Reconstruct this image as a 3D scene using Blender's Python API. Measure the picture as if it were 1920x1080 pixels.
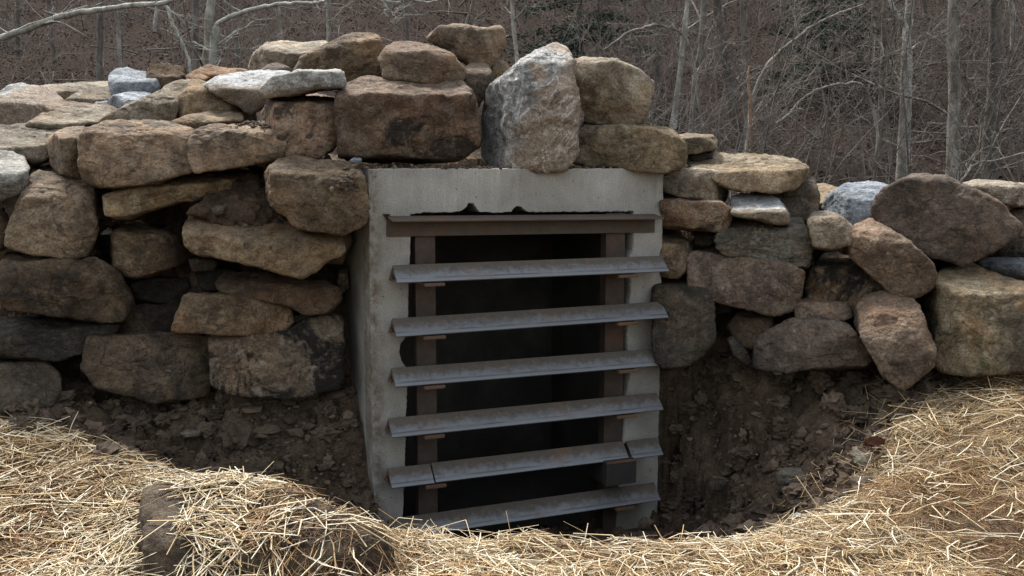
import bpy, bmesh, math, random
import numpy as np
from mathutils import Vector, Matrix, noise
from mathutils.bvhtree import BVHTree

for o in list(bpy.data.objects):
    bpy.data.objects.remove(o)
SC = bpy.context.scene
COL = SC.collection

# ------------------------------------------------------------------ camera
EYE = np.array((0.0, 0.0, 1.6))
FPX = 1805.0                       # focal length in pixels of the 1920-wide photo
PITCH = math.atan(195.0 / FPX)     # looking slightly down
cam = bpy.data.cameras.new('camera')
cam.sensor_width = 36.0
cam.lens = 36.0 * FPX / 1920.0
cam.clip_start = 0.05
cam.clip_end = 600.0
cam_o = bpy.data.objects.new('camera', cam)
cam_o.location = EYE
cam_o.rotation_euler = (math.pi / 2 - PITCH, 0, 0)
COL.objects.link(cam_o)
SC.camera = cam_o

# ------------------------------------------------------------------ light
SUN_EL, SUN_AZ = math.radians(58), math.radians(-28)    # azimuth from +Y towards +X
sun_dir = Vector((math.sin(SUN_AZ) * math.cos(SUN_EL), math.cos(SUN_AZ) * math.cos(SUN_EL), math.sin(SUN_EL)))
w = bpy.data.worlds.new('World')
SC.world = w
w.use_nodes = True
wn, wl = w.node_tree.nodes, w.node_tree.links
wn.clear()
sky = wn.new('ShaderNodeTexSky')
sky.sky_type = 'NISHITA'
sky.sun_disc = False
sky.sun_elevation = SUN_EL
sky.sun_rotation = SUN_AZ
sky.air_density = 1.6
sky.dust_density = 4.0
hs = wn.new('ShaderNodeHueSaturation')
hs.inputs['Saturation'].default_value = 0.3
bg = wn.new('ShaderNodeBackground')
bg.inputs['Strength'].default_value = 0.15
wo = wn.new('ShaderNodeOutputWorld')
wl.new(sky.outputs[0], hs.inputs['Color'])
wl.new(hs.outputs[0], bg.inputs['Color'])
wl.new(bg.outputs[0], wo.inputs['Surface'])
sun = bpy.data.lights.new('sun', 'SUN')
sun.energy = 3.0
sun.angle = math.radians(12)
sun.color = (1.0, 0.96, 0.9)
sun_o = bpy.data.objects.new('sun', sun)
sun_o.rotation_euler = sun_dir.to_track_quat('Z', 'Y').to_euler()
sun_o.location = (0, 0, 30)
COL.objects.link(sun_o)
SC.view_settings.view_transform = 'Standard'
SC.view_settings.look = 'None'
SC.view_settings.exposure = 1.1
SC.view_settings.gamma = 1.0
SC.view_settings.use_curve_mapping = False
SC.cycles.max_bounces = 4
SC.cycles.diffuse_bounces = 2
SC.cycles.glossy_bounces = 2
SC.cycles.caustics_reflective = False
SC.cycles.caustics_refractive = False

# ------------------------------------------------------------------ helpers
def ray(px, py):
    dx, dy = (px - 960.0) / FPX, (540.0 - py) / FPX
    return np.array((dx, math.cos(PITCH) + dy * math.sin(PITCH), -math.sin(PITCH) + dy * math.cos(PITCH)))

def U(px, py, Y):
    """The point of the place seen at a photo pixel, at distance Y."""
    r = ray(px, py)
    return EYE + r * (Y / r[1])

def tag(o, label=None, cat=None, group=None, kind=None):
    if label: o['label'] = label
    if cat: o['category'] = cat
    if group: o['group'] = group
    if kind: o['kind'] = kind
    return o

def link(name, me, mat=None, parent=None):
    o = bpy.data.objects.new(name, me)
    COL.objects.link(o)
    if mat is not None and me is not None:
        me.materials.append(mat)
    if parent is not None:
        o.parent = parent
    return o

def mesh_np(name, v, f, smooth=True, tint=None):
    """v (n,3); f (m,3) or (m,4)."""
    v = np.asarray(v, dtype=np.float32); f = np.asarray(f, dtype=np.int32)
    me = bpy.data.meshes.new(name)
    k = f.shape[1]
    me.vertices.add(len(v)); me.vertices.foreach_set('co', v.ravel())
    me.loops.add(f.size); me.loops.foreach_set('vertex_index', f.ravel())
    me.polygons.add(len(f))
    me.polygons.foreach_set('loop_start', np.arange(0, f.size, k, dtype=np.int32))
    me.polygons.foreach_set('loop_total', np.full(len(f), k, dtype=np.int32))
    me.polygons.foreach_set('use_smooth', np.full(len(f), smooth, dtype=bool))
    if tint is not None:
        a = me.attributes.new('tint', 'FLOAT', 'POINT')
        a.data.foreach_set('value', np.asarray(tint, dtype=np.float32))
    me.update(calc_edges=True)
    return me

class TB:
    """Collects tapered tubes into one mesh."""
    def __init__(s): s.v, s.f, s.t, s.n = [], [], [], 0
    def tube(s, path, radii, sides=4, tint=0.5, cap=False):
        P = np.asarray(path, dtype=float); n = len(P)
        R = np.asarray(radii, dtype=float)
        T = np.gradient(P, axis=0); T /= np.linalg.norm(T, axis=1)[:, None] + 1e-9
        ref = np.array((0.31, 0.87, 0.38)) if abs(T[0] @ (0.31, 0.87, 0.38)) < 0.9 else np.array((1.0, 0, 0))
        A = np.cross(T, ref); A /= np.linalg.norm(A, axis=1)[:, None] + 1e-9
        B = np.cross(T, A)
        ang = np.arange(sides) * 2 * math.pi / sides
        V = P[:, None, :] + R[:, None, None] * (np.cos(ang)[None, :, None] * A[:, None, :] + np.sin(ang)[None, :, None] * B[:, None, :])
        s.v.append(V.reshape(-1, 3))
        i = np.arange(n - 1)[:, None] * sides; j = np.arange(sides)[None, :]; j2 = (j + 1) % sides
        s.f.append(np.stack([i + j, i + j2, i + sides + j2, i + sides + j], -1).reshape(-1, 4) + s.n)
        s.t.append(np.full(n * sides, tint)); s.n += n * sides
    def mesh(s, name, smooth=True):
        return mesh_np(name, np.concatenate(s.v), np.concatenate(s.f), smooth, np.concatenate(s.t))

# ------------------------------------------------------------------ materials
class NT:
    def __init__(s, name):
        s.m = bpy.data.materials.new(name); s.m.use_nodes = True
        s.t = s.m.node_tree; s.n = s.t.nodes; s.l = s.t.links
        s.n.clear()
        s.out = s.n.new('ShaderNodeOutputMaterial')
        s.b = s.n.new('ShaderNodeBsdfPrincipled')
        s.l.new(s.b.outputs[0], s.out.inputs[0])
        s.b.inputs['Specular IOR Level'].default_value = 0.25
        s.b.inputs['Roughness'].default_value = 0.9
    def node(s, typ, **kw):
        n = s.n.new(typ)
        for k, v in kw.items(): setattr(n, k, v)
        return n
    def put(s, sock, val):
        if hasattr(val, 'is_output') or isinstance(val, bpy.types.NodeSocket): s.l.new(val, sock)
        else: sock.default_value = val
    def coords(s, scale=(1, 1, 1), rand=True, src='Object'):
        c = s.node('ShaderNodeTexCoord').outputs[src]
        mp = s.node('ShaderNodeMapping')
        s.l.new(c, mp.inputs['Vector'])
        mp.inputs['Scale'].default_value = scale
        if rand:
            oi = s.node('ShaderNodeObjectInfo')
            mu = s.node('ShaderNodeVectorMath', operation='SCALE')
            mu.inputs[0].default_value = (37.0, 21.0, 53.0)
            s.l.new(oi.outputs['Random'], mu.inputs['Scale'])
            s.l.new(mu.outputs[0], mp.inputs['Location'])
        return mp.outputs[0]
    def noise(s, vec, scale, detail=6, rough=0.6, dist=0.0, col=False):
        n = s.node('ShaderNodeTexNoise')
        s.l.new(vec, n.inputs['Vector'])
        n.inputs['Scale'].default_value = scale; n.inputs['Detail'].default_value = detail
        n.inputs['Roughness'].default_value = rough; n.inputs['Distortion'].default_value = dist
        return n.outputs['Color' if col else 'Fac']
    def ramp(s, fac, stops):
        r = s.node('ShaderNodeValToRGB')
        e = r.color_ramp.elements
        while len(e) < len(stops): e.new(0.5)
        for q, (p, c) in zip(e, stops):
            q.position = p
            q.color = (c, c, c, 1) if isinstance(c, (int, float)) else (*c, 1)
        s.l.new(fac, r.inputs[0])
        return r.outputs[0]
    def mix(s, fac, a, b, mode='MIX'):
        m = s.node('ShaderNodeMix', data_type='RGBA', blend_type=mode)
        s.put(m.inputs['Factor'], fac)
        for k, x in ((6, a), (7, b)):
            if isinstance(x, tuple): m.inputs[k].default_value = (*x, 1) if len(x) == 3 else x
            else: s.l.new(x, m.inputs[k])
        return m.outputs[2]
    def math(s, op, a, b=0.5, clamp=False):
        m = s.node('ShaderNodeMath', operation=op, use_clamp=clamp)
        s.put(m.inputs[0], a); s.put(m.inputs[1], b)
        return m.outputs[0]
    def bump(s, h, strength=0.5, dist=0.01, prev=None):
        b = s.node('ShaderNodeBump')
        b.inputs['Strength'].default_value = strength; b.inputs['Distance'].default_value = dist
        s.l.new(h, b.inputs['Height'])
        if prev is not None: s.l.new(prev, b.inputs['Normal'])
        return b.outputs[0]
    def fin(s, col, nrm=None, rough=None, metal=None):
        s.put(s.b.inputs['Base Color'], col if not isinstance(col, tuple) else (*col, 1))
        if nrm is not None: s.l.new(nrm, s.b.inputs['Normal'])
        if rough is not None: s.put(s.b.inputs['Roughness'], rough)
        if metal is not None: s.put(s.b.inputs['Metallic'], metal)
        return s.m

def rock_mat(name, c1, c2, c3, dark=(0.02, 0.018, 0.016), dark_amt=0.6, dark_at=0.56, vein=0.0, vein_col=(0.62, 0.61, 0.58),
             bed=0.0, light=0.25, lightcol=(0.42, 0.36, 0.27), moss=0.0, brown=0.0, cap=0.0, tone=0.9):
    t = NT(name)
    v = t.coords()
    n1 = t.noise(v, 3.2, 4, 0.7, 0.5)
    col = t.ramp(n1, [(0.36, c1), (0.5, c2), (0.64, c3)])
    # mottling with ragged edges
    n2 = t.noise(v, 15, 4, 0.72, 0.6)
    col = t.mix(0.9, col, t.ramp(n2, [(0.34, 0.52), (0.48, 0.85), (0.6, 1.05), (0.7, 1.2)]), 'MULTIPLY')
    # iron-orange and grey-brown zones
    col = t.mix(tone, col, t.ramp(t.noise(v, 2.1, 3, 0.65, 0.8), [(0.36, (0.76, 0.83, 0.86)), (0.5, (0.97, 1.01, 0.95)), (0.66, (1.22, 1.06, 0.82))]), 'MULTIPLY')
    # pale weathered patches
    n4 = t.noise(v, 6.5, 5, 0.75, 1.2)
    col = t.mix(t.math('MULTIPLY', t.ramp(n4, [(0.5, 0.0), (0.62, 1.0)]), light), col, lightcol)
    # dark stains
    n3 = t.noise(v, 2.6, 6, 0.74, 0.8)
    col = t.mix(t.math('MULTIPLY', t.ramp(n3, [(dark_at, 0.0), (dark_at + 0.06, 1.0)]), dark_amt), col, dark)
    if moss:
        col = t.mix(t.math('MULTIPLY', t.ramp(t.noise(v, 5.0, 6, 0.7, 0.5), [(0.56, 0.0), (0.62, 1.0)]), moss), col, (0.055, 0.06, 0.022))
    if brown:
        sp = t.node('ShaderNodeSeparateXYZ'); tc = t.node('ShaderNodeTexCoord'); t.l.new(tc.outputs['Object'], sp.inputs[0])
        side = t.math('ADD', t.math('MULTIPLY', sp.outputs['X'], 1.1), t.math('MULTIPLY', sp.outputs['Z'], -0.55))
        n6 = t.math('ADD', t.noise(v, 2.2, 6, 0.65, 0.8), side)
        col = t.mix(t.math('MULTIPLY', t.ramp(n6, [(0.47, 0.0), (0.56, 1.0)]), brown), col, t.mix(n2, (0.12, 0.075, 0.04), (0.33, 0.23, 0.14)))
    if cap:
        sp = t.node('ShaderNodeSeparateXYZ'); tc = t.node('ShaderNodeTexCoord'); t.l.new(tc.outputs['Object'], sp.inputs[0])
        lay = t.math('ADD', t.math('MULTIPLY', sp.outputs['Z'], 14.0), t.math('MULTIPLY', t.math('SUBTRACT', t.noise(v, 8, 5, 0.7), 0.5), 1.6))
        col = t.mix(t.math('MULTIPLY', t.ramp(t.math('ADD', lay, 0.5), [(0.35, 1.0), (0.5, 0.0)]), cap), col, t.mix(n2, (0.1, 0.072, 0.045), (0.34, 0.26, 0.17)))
    if vein:
        for sc, wd, am, ds in ((1.8, 0.012, 1.0, 0.7), (3.2, 0.010, 0.8, 0.5), (7.0, 0.010, 0.35, 0.4)):
            q = t.math('ABSOLUTE', t.math('SUBTRACT', t.noise(v, sc, 4, 0.62, ds), 0.5))
            brk = t.ramp(t.noise(v, 3.1, 3), [(0.38, 0.15), (0.55, 1.0)])
            f = t.math('MULTIPLY', t.ramp(q, [(0.0, 1.0), (wd, 0.0)]), brk)
            col = t.mix(t.math('MULTIPLY', f, vein * am), col, vein_col)
    # grain
    n7 = t.noise(v, 85, 3, 0.7)
    col = t.mix(0.7, col, t.ramp(n7, [(0.34, 0.36), (0.58, 1.05)]), 'MULTIPLY')
    # hairline fractures
    cq = t.math('ABSOLUTE', t.math('SUBTRACT', t.noise(v, 1.7, 4, 0.6, 0.3), 0.5))
    ck = t.math('MULTIPLY', t.ramp(cq, [(0.0, 1.0), (0.007, 0.0)]), t.ramp(n4, [(0.46, 0.0), (0.54, 0.8)]))
    col = t.mix(ck, col, tuple(q * 0.35 for q in c1))
    # lit rims painted in: convex edges mixed towards the pale stone colour
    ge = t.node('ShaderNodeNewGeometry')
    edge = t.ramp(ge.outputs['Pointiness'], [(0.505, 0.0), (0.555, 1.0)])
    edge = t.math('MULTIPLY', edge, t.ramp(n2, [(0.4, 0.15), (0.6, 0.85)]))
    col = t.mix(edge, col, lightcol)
    # each stone a little different
    oi = t.node('ShaderNodeObjectInfo')
    hv = t.node('ShaderNodeHueSaturation')
    r2 = t.math('FRACT', t.math('MULTIPLY', oi.outputs['Random'], 7.31))
    t.l.new(t.math('ADD', t.math('MULTIPLY', oi.outputs['Random'], 0.5), 0.78), hv.inputs['Value'])
    t.l.new(t.math('ADD', t.math('MULTIPLY', r2, 0.3), 0.7), hv.inputs['Saturation'])
    hv.inputs['Hue'].default_value = 0.5
    t.l.new(col, hv.inputs['Color'])
    # relief
    vb = t.coords((1, 1, 5.0 if bed else 1.6))
    b = t.bump(t.noise(vb, 9, 4, 0.68, 0.5), 0.7, 0.04 + 0.03 * bed)
    b = t.bump(t.noise(v, 40, 4, 0.8), 1.0, 0.018, b)
    return t.fin(hv.outputs[0], b, 0.92)

M = {}
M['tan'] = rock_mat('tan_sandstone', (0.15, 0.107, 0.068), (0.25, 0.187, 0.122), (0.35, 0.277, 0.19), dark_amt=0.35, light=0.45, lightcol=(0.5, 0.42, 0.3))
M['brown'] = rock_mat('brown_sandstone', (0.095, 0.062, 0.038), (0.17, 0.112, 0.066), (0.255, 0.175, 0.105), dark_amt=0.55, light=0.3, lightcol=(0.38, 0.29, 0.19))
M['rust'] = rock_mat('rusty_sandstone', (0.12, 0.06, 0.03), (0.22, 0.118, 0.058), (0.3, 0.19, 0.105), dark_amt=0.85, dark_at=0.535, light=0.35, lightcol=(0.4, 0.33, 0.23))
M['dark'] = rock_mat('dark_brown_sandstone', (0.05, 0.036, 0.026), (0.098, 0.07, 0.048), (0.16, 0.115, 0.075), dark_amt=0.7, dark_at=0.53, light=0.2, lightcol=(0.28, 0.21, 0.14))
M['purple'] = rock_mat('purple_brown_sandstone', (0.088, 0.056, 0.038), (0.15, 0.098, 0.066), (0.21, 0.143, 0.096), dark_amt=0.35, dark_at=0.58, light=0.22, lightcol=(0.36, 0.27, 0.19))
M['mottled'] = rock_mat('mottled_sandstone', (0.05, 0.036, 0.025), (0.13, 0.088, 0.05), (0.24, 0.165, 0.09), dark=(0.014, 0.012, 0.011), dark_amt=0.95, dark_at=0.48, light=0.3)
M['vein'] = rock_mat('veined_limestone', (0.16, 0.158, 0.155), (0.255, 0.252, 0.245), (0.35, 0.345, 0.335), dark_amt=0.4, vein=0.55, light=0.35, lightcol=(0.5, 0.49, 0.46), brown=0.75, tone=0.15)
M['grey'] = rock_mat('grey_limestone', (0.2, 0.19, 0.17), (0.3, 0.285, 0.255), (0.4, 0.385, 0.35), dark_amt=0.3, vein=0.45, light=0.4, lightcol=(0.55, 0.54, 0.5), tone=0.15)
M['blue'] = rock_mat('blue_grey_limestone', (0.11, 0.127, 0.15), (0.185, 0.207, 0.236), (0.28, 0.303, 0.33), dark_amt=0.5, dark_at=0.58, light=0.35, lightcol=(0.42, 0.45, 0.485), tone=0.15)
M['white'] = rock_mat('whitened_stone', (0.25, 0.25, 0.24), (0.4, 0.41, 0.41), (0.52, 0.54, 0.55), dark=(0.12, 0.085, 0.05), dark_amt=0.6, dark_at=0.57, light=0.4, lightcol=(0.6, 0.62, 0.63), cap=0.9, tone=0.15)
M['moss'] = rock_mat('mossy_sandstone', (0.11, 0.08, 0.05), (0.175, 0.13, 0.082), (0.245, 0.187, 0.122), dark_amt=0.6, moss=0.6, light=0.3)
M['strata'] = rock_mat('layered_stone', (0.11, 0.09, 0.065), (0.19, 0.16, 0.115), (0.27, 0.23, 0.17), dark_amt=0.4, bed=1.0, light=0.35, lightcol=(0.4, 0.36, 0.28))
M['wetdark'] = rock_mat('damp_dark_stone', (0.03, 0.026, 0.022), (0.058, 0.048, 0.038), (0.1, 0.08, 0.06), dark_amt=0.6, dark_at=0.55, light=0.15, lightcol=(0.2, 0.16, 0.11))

def soil_mat():
    t = NT('soil')
    v = t.coords(rand=False)
    n1 = t.noise(v, 3.0, 6, 0.7, 0.4)
    col = t.ramp(n1, [(0.3, (0.05, 0.038, 0.028)), (0.5, (0.115, 0.086, 0.062)), (0.7, (0.2, 0.15, 0.108))])
    n2 = t.noise(v, 40, 4, 0.75)
    col = t.mix(0.8, col, t.ramp(n2, [(0.3, 0.4), (0.65, 1.0)]), 'MULTIPLY')
    # chaff lying among the straw, leaf litter on the hillside
    at = t.node('ShaderNodeAttribute', attribute_name='chaff')
    ch = t.mix(t.noise(v, 30, 6, 0.7), (0.05, 0.036, 0.022), (0.2, 0.135, 0.07))
    fac = t.math('MULTIPLY', at.outputs['Fac'], t.ramp(t.noise(v, 5, 6, 0.7), [(0.42, 0.15), (0.58, 0.85)]))
    col = t.mix(fac, col, ch)
    al = t.node('ShaderNodeAttribute', attribute_name='litter')
    l1 = t.noise(v, 16, 5, 0.85)
    lit = t.ramp(l1, [(0.36, (0.0175, 0.0132, 0.0114)), (0.47, (0.031, 0.0236, 0.0202)), (0.56, (0.051, 0.0395, 0.034)), (0.68, (0.085, 0.067, 0.058))])
    lit = t.mix(0.6, lit, t.ramp(t.noise(v, 0.35, 6, 0.6), [(0.35, (0.45, 0.45, 0.45)), (0.65, (1.15, 1.05, 1.0))]), 'MULTIPLY')
    col = t.mix(al.outputs['Fac'], col, lit)
    t.b.inputs['Specular IOR Level'].default_value = 0.02
    t.b.inputs['Roughness'].default_value = 1.0
    b = t.bump(t.noise(v, 12, 5, 0.75, 0.3), 0.9, 0.05)
    b = t.bump(n2, 0.9, 0.015, b)
    return t.fin(col, b, 1.0)
M['soil'] = soil_mat()

def clod_mat(name, a, b_, c):
    t = NT(name)
    at = t.node('ShaderNodeAttribute', attribute_name='tint')
    v = t.coords(rand=False)
    col = t.ramp(at.outputs['Fac'], [(0.0, a), (0.6, b_), (1.0, c)])
    col = t.mix(0.7, col, t.ramp(t.noise(v, 60, 6, 0.7), [(0.3, 0.4), (0.65, 1.0)]), 'MULTIPLY')
    return t.fin(col, t.bump(t.noise(v, 45, 8, 0.7), 0.9, 0.012), 0.92)
M['clod'] = clod_mat('soil_clods', (0.058, 0.043, 0.032), (0.13, 0.096, 0.069), (0.25, 0.187, 0.135))
M['pebble'] = clod_mat('pebble', (0.06, 0.054, 0.048), (0.12, 0.112, 0.102), (0.24, 0.23, 0.215))

def straw_mat():
    t = NT('straw')
    at = t.node('ShaderNodeAttribute', attribute_name='tint')
    col = t.ramp(at.outputs['Fac'], [(0.0, (0.1, 0.055, 0.025)), (0.25, (0.27, 0.145, 0.055)), (0.5, (0.43, 0.3, 0.145)), (0.75, (0.53, 0.44, 0.285)), (1.0, (0.65, 0.61, 0.49))])
    v = t.coords(rand=False)
    col = t.mix(0.45, col, t.ramp(t.noise(v, 35, 4, 0.6), [(0.3, 0.55), (0.6, 1.0)]), 'MULTIPLY')
    t.b.inputs['Specular IOR Level'].default_value = 0.4
    return t.fin(col, None, 0.55)
M['straw'] = straw_mat()

def bark_mat(name, a, b_, c, scale=7.0):
    t = NT(name)
    v = t.coords((1, 1, 0.35))
    col = t.ramp(t.noise(v, scale, 8, 0.7, 0.4), [(0.36, a), (0.5, b_), (0.62, c)])
    at = t.node('ShaderNodeAttribute', attribute_name='tint')
    col = t.mix(1.0, col, t.ramp(at.outputs['Fac'], [(0.0, 0.55), (1.0, 1.0)]), 'MULTIPLY')
    return t.fin(col, t.bump(t.noise(v, 22, 5, 0.75), 1.0, 0.05), 0.9)
M['bark_white'] = bark_mat('white_bark', (0.2, 0.19, 0.165), (0.4, 0.4, 0.36), (0.58, 0.59, 0.56), 5)
M['bark_pale'] = bark_mat('pale_mottled_bark', (0.1, 0.088, 0.07), (0.24, 0.222, 0.19), (0.46, 0.44, 0.4), 5)
M['bark_grey'] = bark_mat('grey_bark', (0.085, 0.076, 0.068), (0.145, 0.132, 0.119), (0.23, 0.212, 0.193))
M['bark_brown'] = bark_mat('brown_bark', (0.065, 0.056, 0.048), (0.12, 0.105, 0.09), (0.2, 0.178, 0.155))
M['bark_snag'] = bark_mat('bare_snag_wood', (0.2, 0.12, 0.075), (0.33, 0.21, 0.135), (0.42, 0.3, 0.2))
M['twig'] = bark_mat('twigs', (0.1, 0.087, 0.076), (0.175, 0.157, 0.14), (0.33, 0.305, 0.278), 2)

def leaf_mat(name, a, b_, c):
    t = NT(name)
    at = t.node('ShaderNodeAttribute', attribute_name='tint')
    t.b.inputs['Specular IOR Level'].default_value = 0.02
    return t.fin(t.ramp(at.outputs['Fac'], [(0.0, a), (0.5, b_), (1.0, c)]), None, 1.0)
M['leaf'] = leaf_mat('fallen_leaf', (0.023, 0.017, 0.0145), (0.053, 0.04, 0.034), (0.125, 0.098, 0.084))
M['redleaf'] = leaf_mat('brown_leaf', (0.05, 0.024, 0.016), (0.095, 0.045, 0.03), (0.15, 0.075, 0.05))
M['needle'] = leaf_mat('evergreen_needles', (0.022, 0.032, 0.024), (0.038, 0.055, 0.042), (0.065, 0.088, 0.065))

def concrete_mat(name, daylit=True):
    t = NT(name)
    v = t.coords(rand=False)
    n1 = t.noise(v, 2.6, 8, 0.6, 0.3)
    if daylit: st = [(0.32, (0.23, 0.226, 0.207)), (0.5, (0.33, 0.326, 0.302)), (0.68, (0.42, 0.416, 0.388))]
    else: st = [(0.32, (0.028, 0.027, 0.025)), (0.5, (0.045, 0.043, 0.04)), (0.68, (0.07, 0.067, 0.06))]  # shade of the box interior put into a dark base colour
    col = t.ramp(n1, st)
    if daylit:
        # rain streaks from the top edge, ragged and short
        vs = t.coords((4.0, 4.0, 0.4), rand=False)
        stk = t.math('MULTIPLY', t.ramp(t.noise(vs, 3.0, 6, 0.7), [(0.5, 0.0), (0.66, 1.0)]), t.ramp(t.noise(v, 2.1, 3), [(0.4, 0.0), (0.6, 1.0)]))
        sp = t.node('ShaderNodeSeparateXYZ')
        tc = t.node('ShaderNodeTexCoord'); t.l.new(tc.outputs['Object'], sp.inputs[0])
        topm = t.ramp(t.math('ADD', sp.outputs['Z'], 1.0), [(0.55, 0.12), (0.98, 1.0)])
        col = t.mix(t.math('MULTIPLY', t.math('MULTIPLY', stk, topm), 0.8), col, (0.5, 0.5, 0.47))
        # brown, stony band along the rough-cast left arris
        edg = t.math('SUBTRACT', 1.0, t.math('MULTIPLY', t.math('ABSOLUTE', t.math('SUBTRACT', sp.outputs['X'], 0.02)), 16.0), True)
        rag = t.ramp(t.noise(v, 11, 8, 0.7), [(0.42, 0.0), (0.58, 1.0)])
        col = t.mix(t.math('MULTIPLY', t.math('MULTIPLY', edg, rag), 0.9), col, (0.1, 0.07, 0.042))
        # tan mud wash
        mud = t.ramp(t.noise(v, 1.5, 7, 0.6, 0.5), [(0.42, 0.0), (0.6, 0.65)])
        low = t.ramp(t.math('MULTIPLY', sp.outputs['Z'], -0.5), [(0.15, 0.25), (0.6, 1.0)])
        col = t.mix(t.math('MULTIPLY', mud, low), col, (0.17, 0.14, 0.1))
    # speckle, bug holes
    col = t.mix(0.5, col, t.ramp(t.noise(v, 110, 4, 0.7), [(0.32, 0.4), (0.6, 1.0), (0.72, 1.3)]), 'MULTIPLY')
    vo = t.node('ShaderNodeTexVoronoi'); t.l.new(v, vo.inputs['Vector']); vo.inputs['Scale'].default_value = 13
    hole = t.ramp(vo.outputs['Distance'], [(0.05, 1.0), (0.075, 0.0)])
    col = t.mix(t.math('MULTIPLY', hole, 0.65), col, (0.05, 0.045, 0.04))
    b = t.bump(t.noise(v, 55, 6, 0.7), 0.5, 0.006)
    b = t.bump(t.noise(v, 9, 6, 0.6), 0.4, 0.012, b)
    return t.fin(col, b, 0.9 if daylit else 0.75)
M['concrete'] = concrete_mat('concrete')
M['shaded_concrete'] = concrete_mat('shade_dark_concrete', False)

def steel_mat(name, base, dust, dust_amt, rust, rust_amt, metal=0.55, rough=0.42):
    t = NT(name)
    v = t.coords(rand=True)
    vx = t.coords((0.25, 3.0, 3.0))
    n = t.noise(vx, 9, 7, 0.65)
    col = t.mix(0.5, base, t.ramp(n, [(0.3, 0.55), (0.7, 1.0)]), 'MULTIPLY')
    d = t.ramp(t.noise(v, 14, 8, 0.7), [(0.35, 0.0), (0.6, 1.0)])
    dm = t.math('MULTIPLY', d, dust_amt)
    if dust_amt > 0.5:
        # mill dust on each ridge half; bluish base below has the sky's reflection painted in (local z of the bar is 0 at the ridge)
        sp = t.node('ShaderNodeSeparateXYZ'); tc = t.node('ShaderNodeTexCoord'); t.l.new(tc.outputs['Object'], sp.inputs[0])
        zz = t.math('ADD', t.math('MULTIPLY', sp.outputs['Z'], 10.0), t.math('MULTIPLY', t.math('SUBTRACT', t.noise(v, 24, 5, 0.75), 0.5), 1.1))
        dm = t.ramp(t.math('ADD', zz, 0.85), [(0.25, 0.02), (0.6, dust_amt)])
        toe = t.math('ABSOLUTE', t.math('ADD', sp.outputs['Z'], 0.066))
        col = t.mix(t.math('MULTIPLY', t.ramp(toe, [(0.001, 1.0), (0.005, 0.0)]), t.ramp(t.noise(vx, 16, 3), [(0.4, 0.1), (0.55, 0.9)])), col, (0.05, 0.05, 0.055))
    dust = t.mix(t.noise(v, 38, 5, 0.75), tuple(q * 0.45 for q in dust), tuple(q * 1.5 for q in dust))
    col = t.mix(dm, col, dust)
    r = t.ramp(t.noise(v, 3.2, 6, 0.75, 0.8), [(0.56, 0.0), (0.66, 1.0)])
    rf = t.math('MULTIPLY', r, rust_amt)
    col = t.mix(rf, col, rust)
    keep = t.math('SUBTRACT', 1.0, t.math('ADD', dm, rf, True), True)
    b = t.bump(t.noise(v, 70, 5, 0.7), 0.35, 0.003)
    return t.fin(col, b, t.math('SUBTRACT', 0.85, t.math('MULTIPLY', keep, 0.85 - rough)), t.math('MULTIPLY', keep, metal))
M['steel'] = steel_mat('mill_steel', (0.165, 0.178, 0.195), (0.082, 0.07, 0.057), 0.97, (0.17, 0.1, 0.055), 0.35, 0.35, 0.4)
M['rail'] = steel_mat('rust_brown_steel', (0.075, 0.058, 0.048), (0.12, 0.1, 0.08), 0.4, (0.15, 0.07, 0.04), 0.7, 0.1, 0.6)
M['post'] = steel_mat('red_brown_steel', (0.062, 0.044, 0.037), (0.1, 0.085, 0.07), 0.4, (0.11, 0.055, 0.04), 0.7, 0.1, 0.6)
M['bracket'] = steel_mat('orange_rust_steel', (0.1, 0.06, 0.04), (0.12, 0.085, 0.058), 0.4, (0.16, 0.075, 0.04), 0.8, 0.05, 0.7)
M['tube'] = steel_mat('dark_tube_steel', (0.03, 0.03, 0.032), (0.05, 0.043, 0.036), 0.4, (0.07, 0.04, 0.026), 0.6, 0.15, 0.55)

# ------------------------------------------------------------------ frame of the concrete box (built first: the ground is cut round it)
TL, TR, BL = U(690, 316, 5.0), U(1245, 316, 5.65), U(676, 1000, 5.0)
ux = TR - TL; BW = float(np.linalg.norm(ux)); ux /= BW
uz = TL - BL; uz -= ux * (uz @ ux); uz /= np.linalg.norm(uz)
uy = np.cross(uz, ux)                                   # into the box
def L2W(p): return TL + ux * p[0] + uy * p[1] + uz * p[2]
def P2L(px, py, y=0.0):
    """Photo pixel -> box coordinates (x right, y inwards, z up from the top left corner) on the plane at inward depth y."""
    r = ray(px, py)
    o = EYE - TL
    k = (y - o @ uy) / (r @ uy)
    q = o + r * k
    return np.array((q @ ux, y, q @ uz))
BOXM = Matrix(((ux[0], uy[0], uz[0], TL[0]), (ux[1], uy[1], uz[1], TL[1]), (ux[2], uy[2], uz[2], TL[2]), (0, 0, 0, 1)))
BOXD, WALL_T, BOXH = 1.35, 0.16, 2.25

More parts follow.
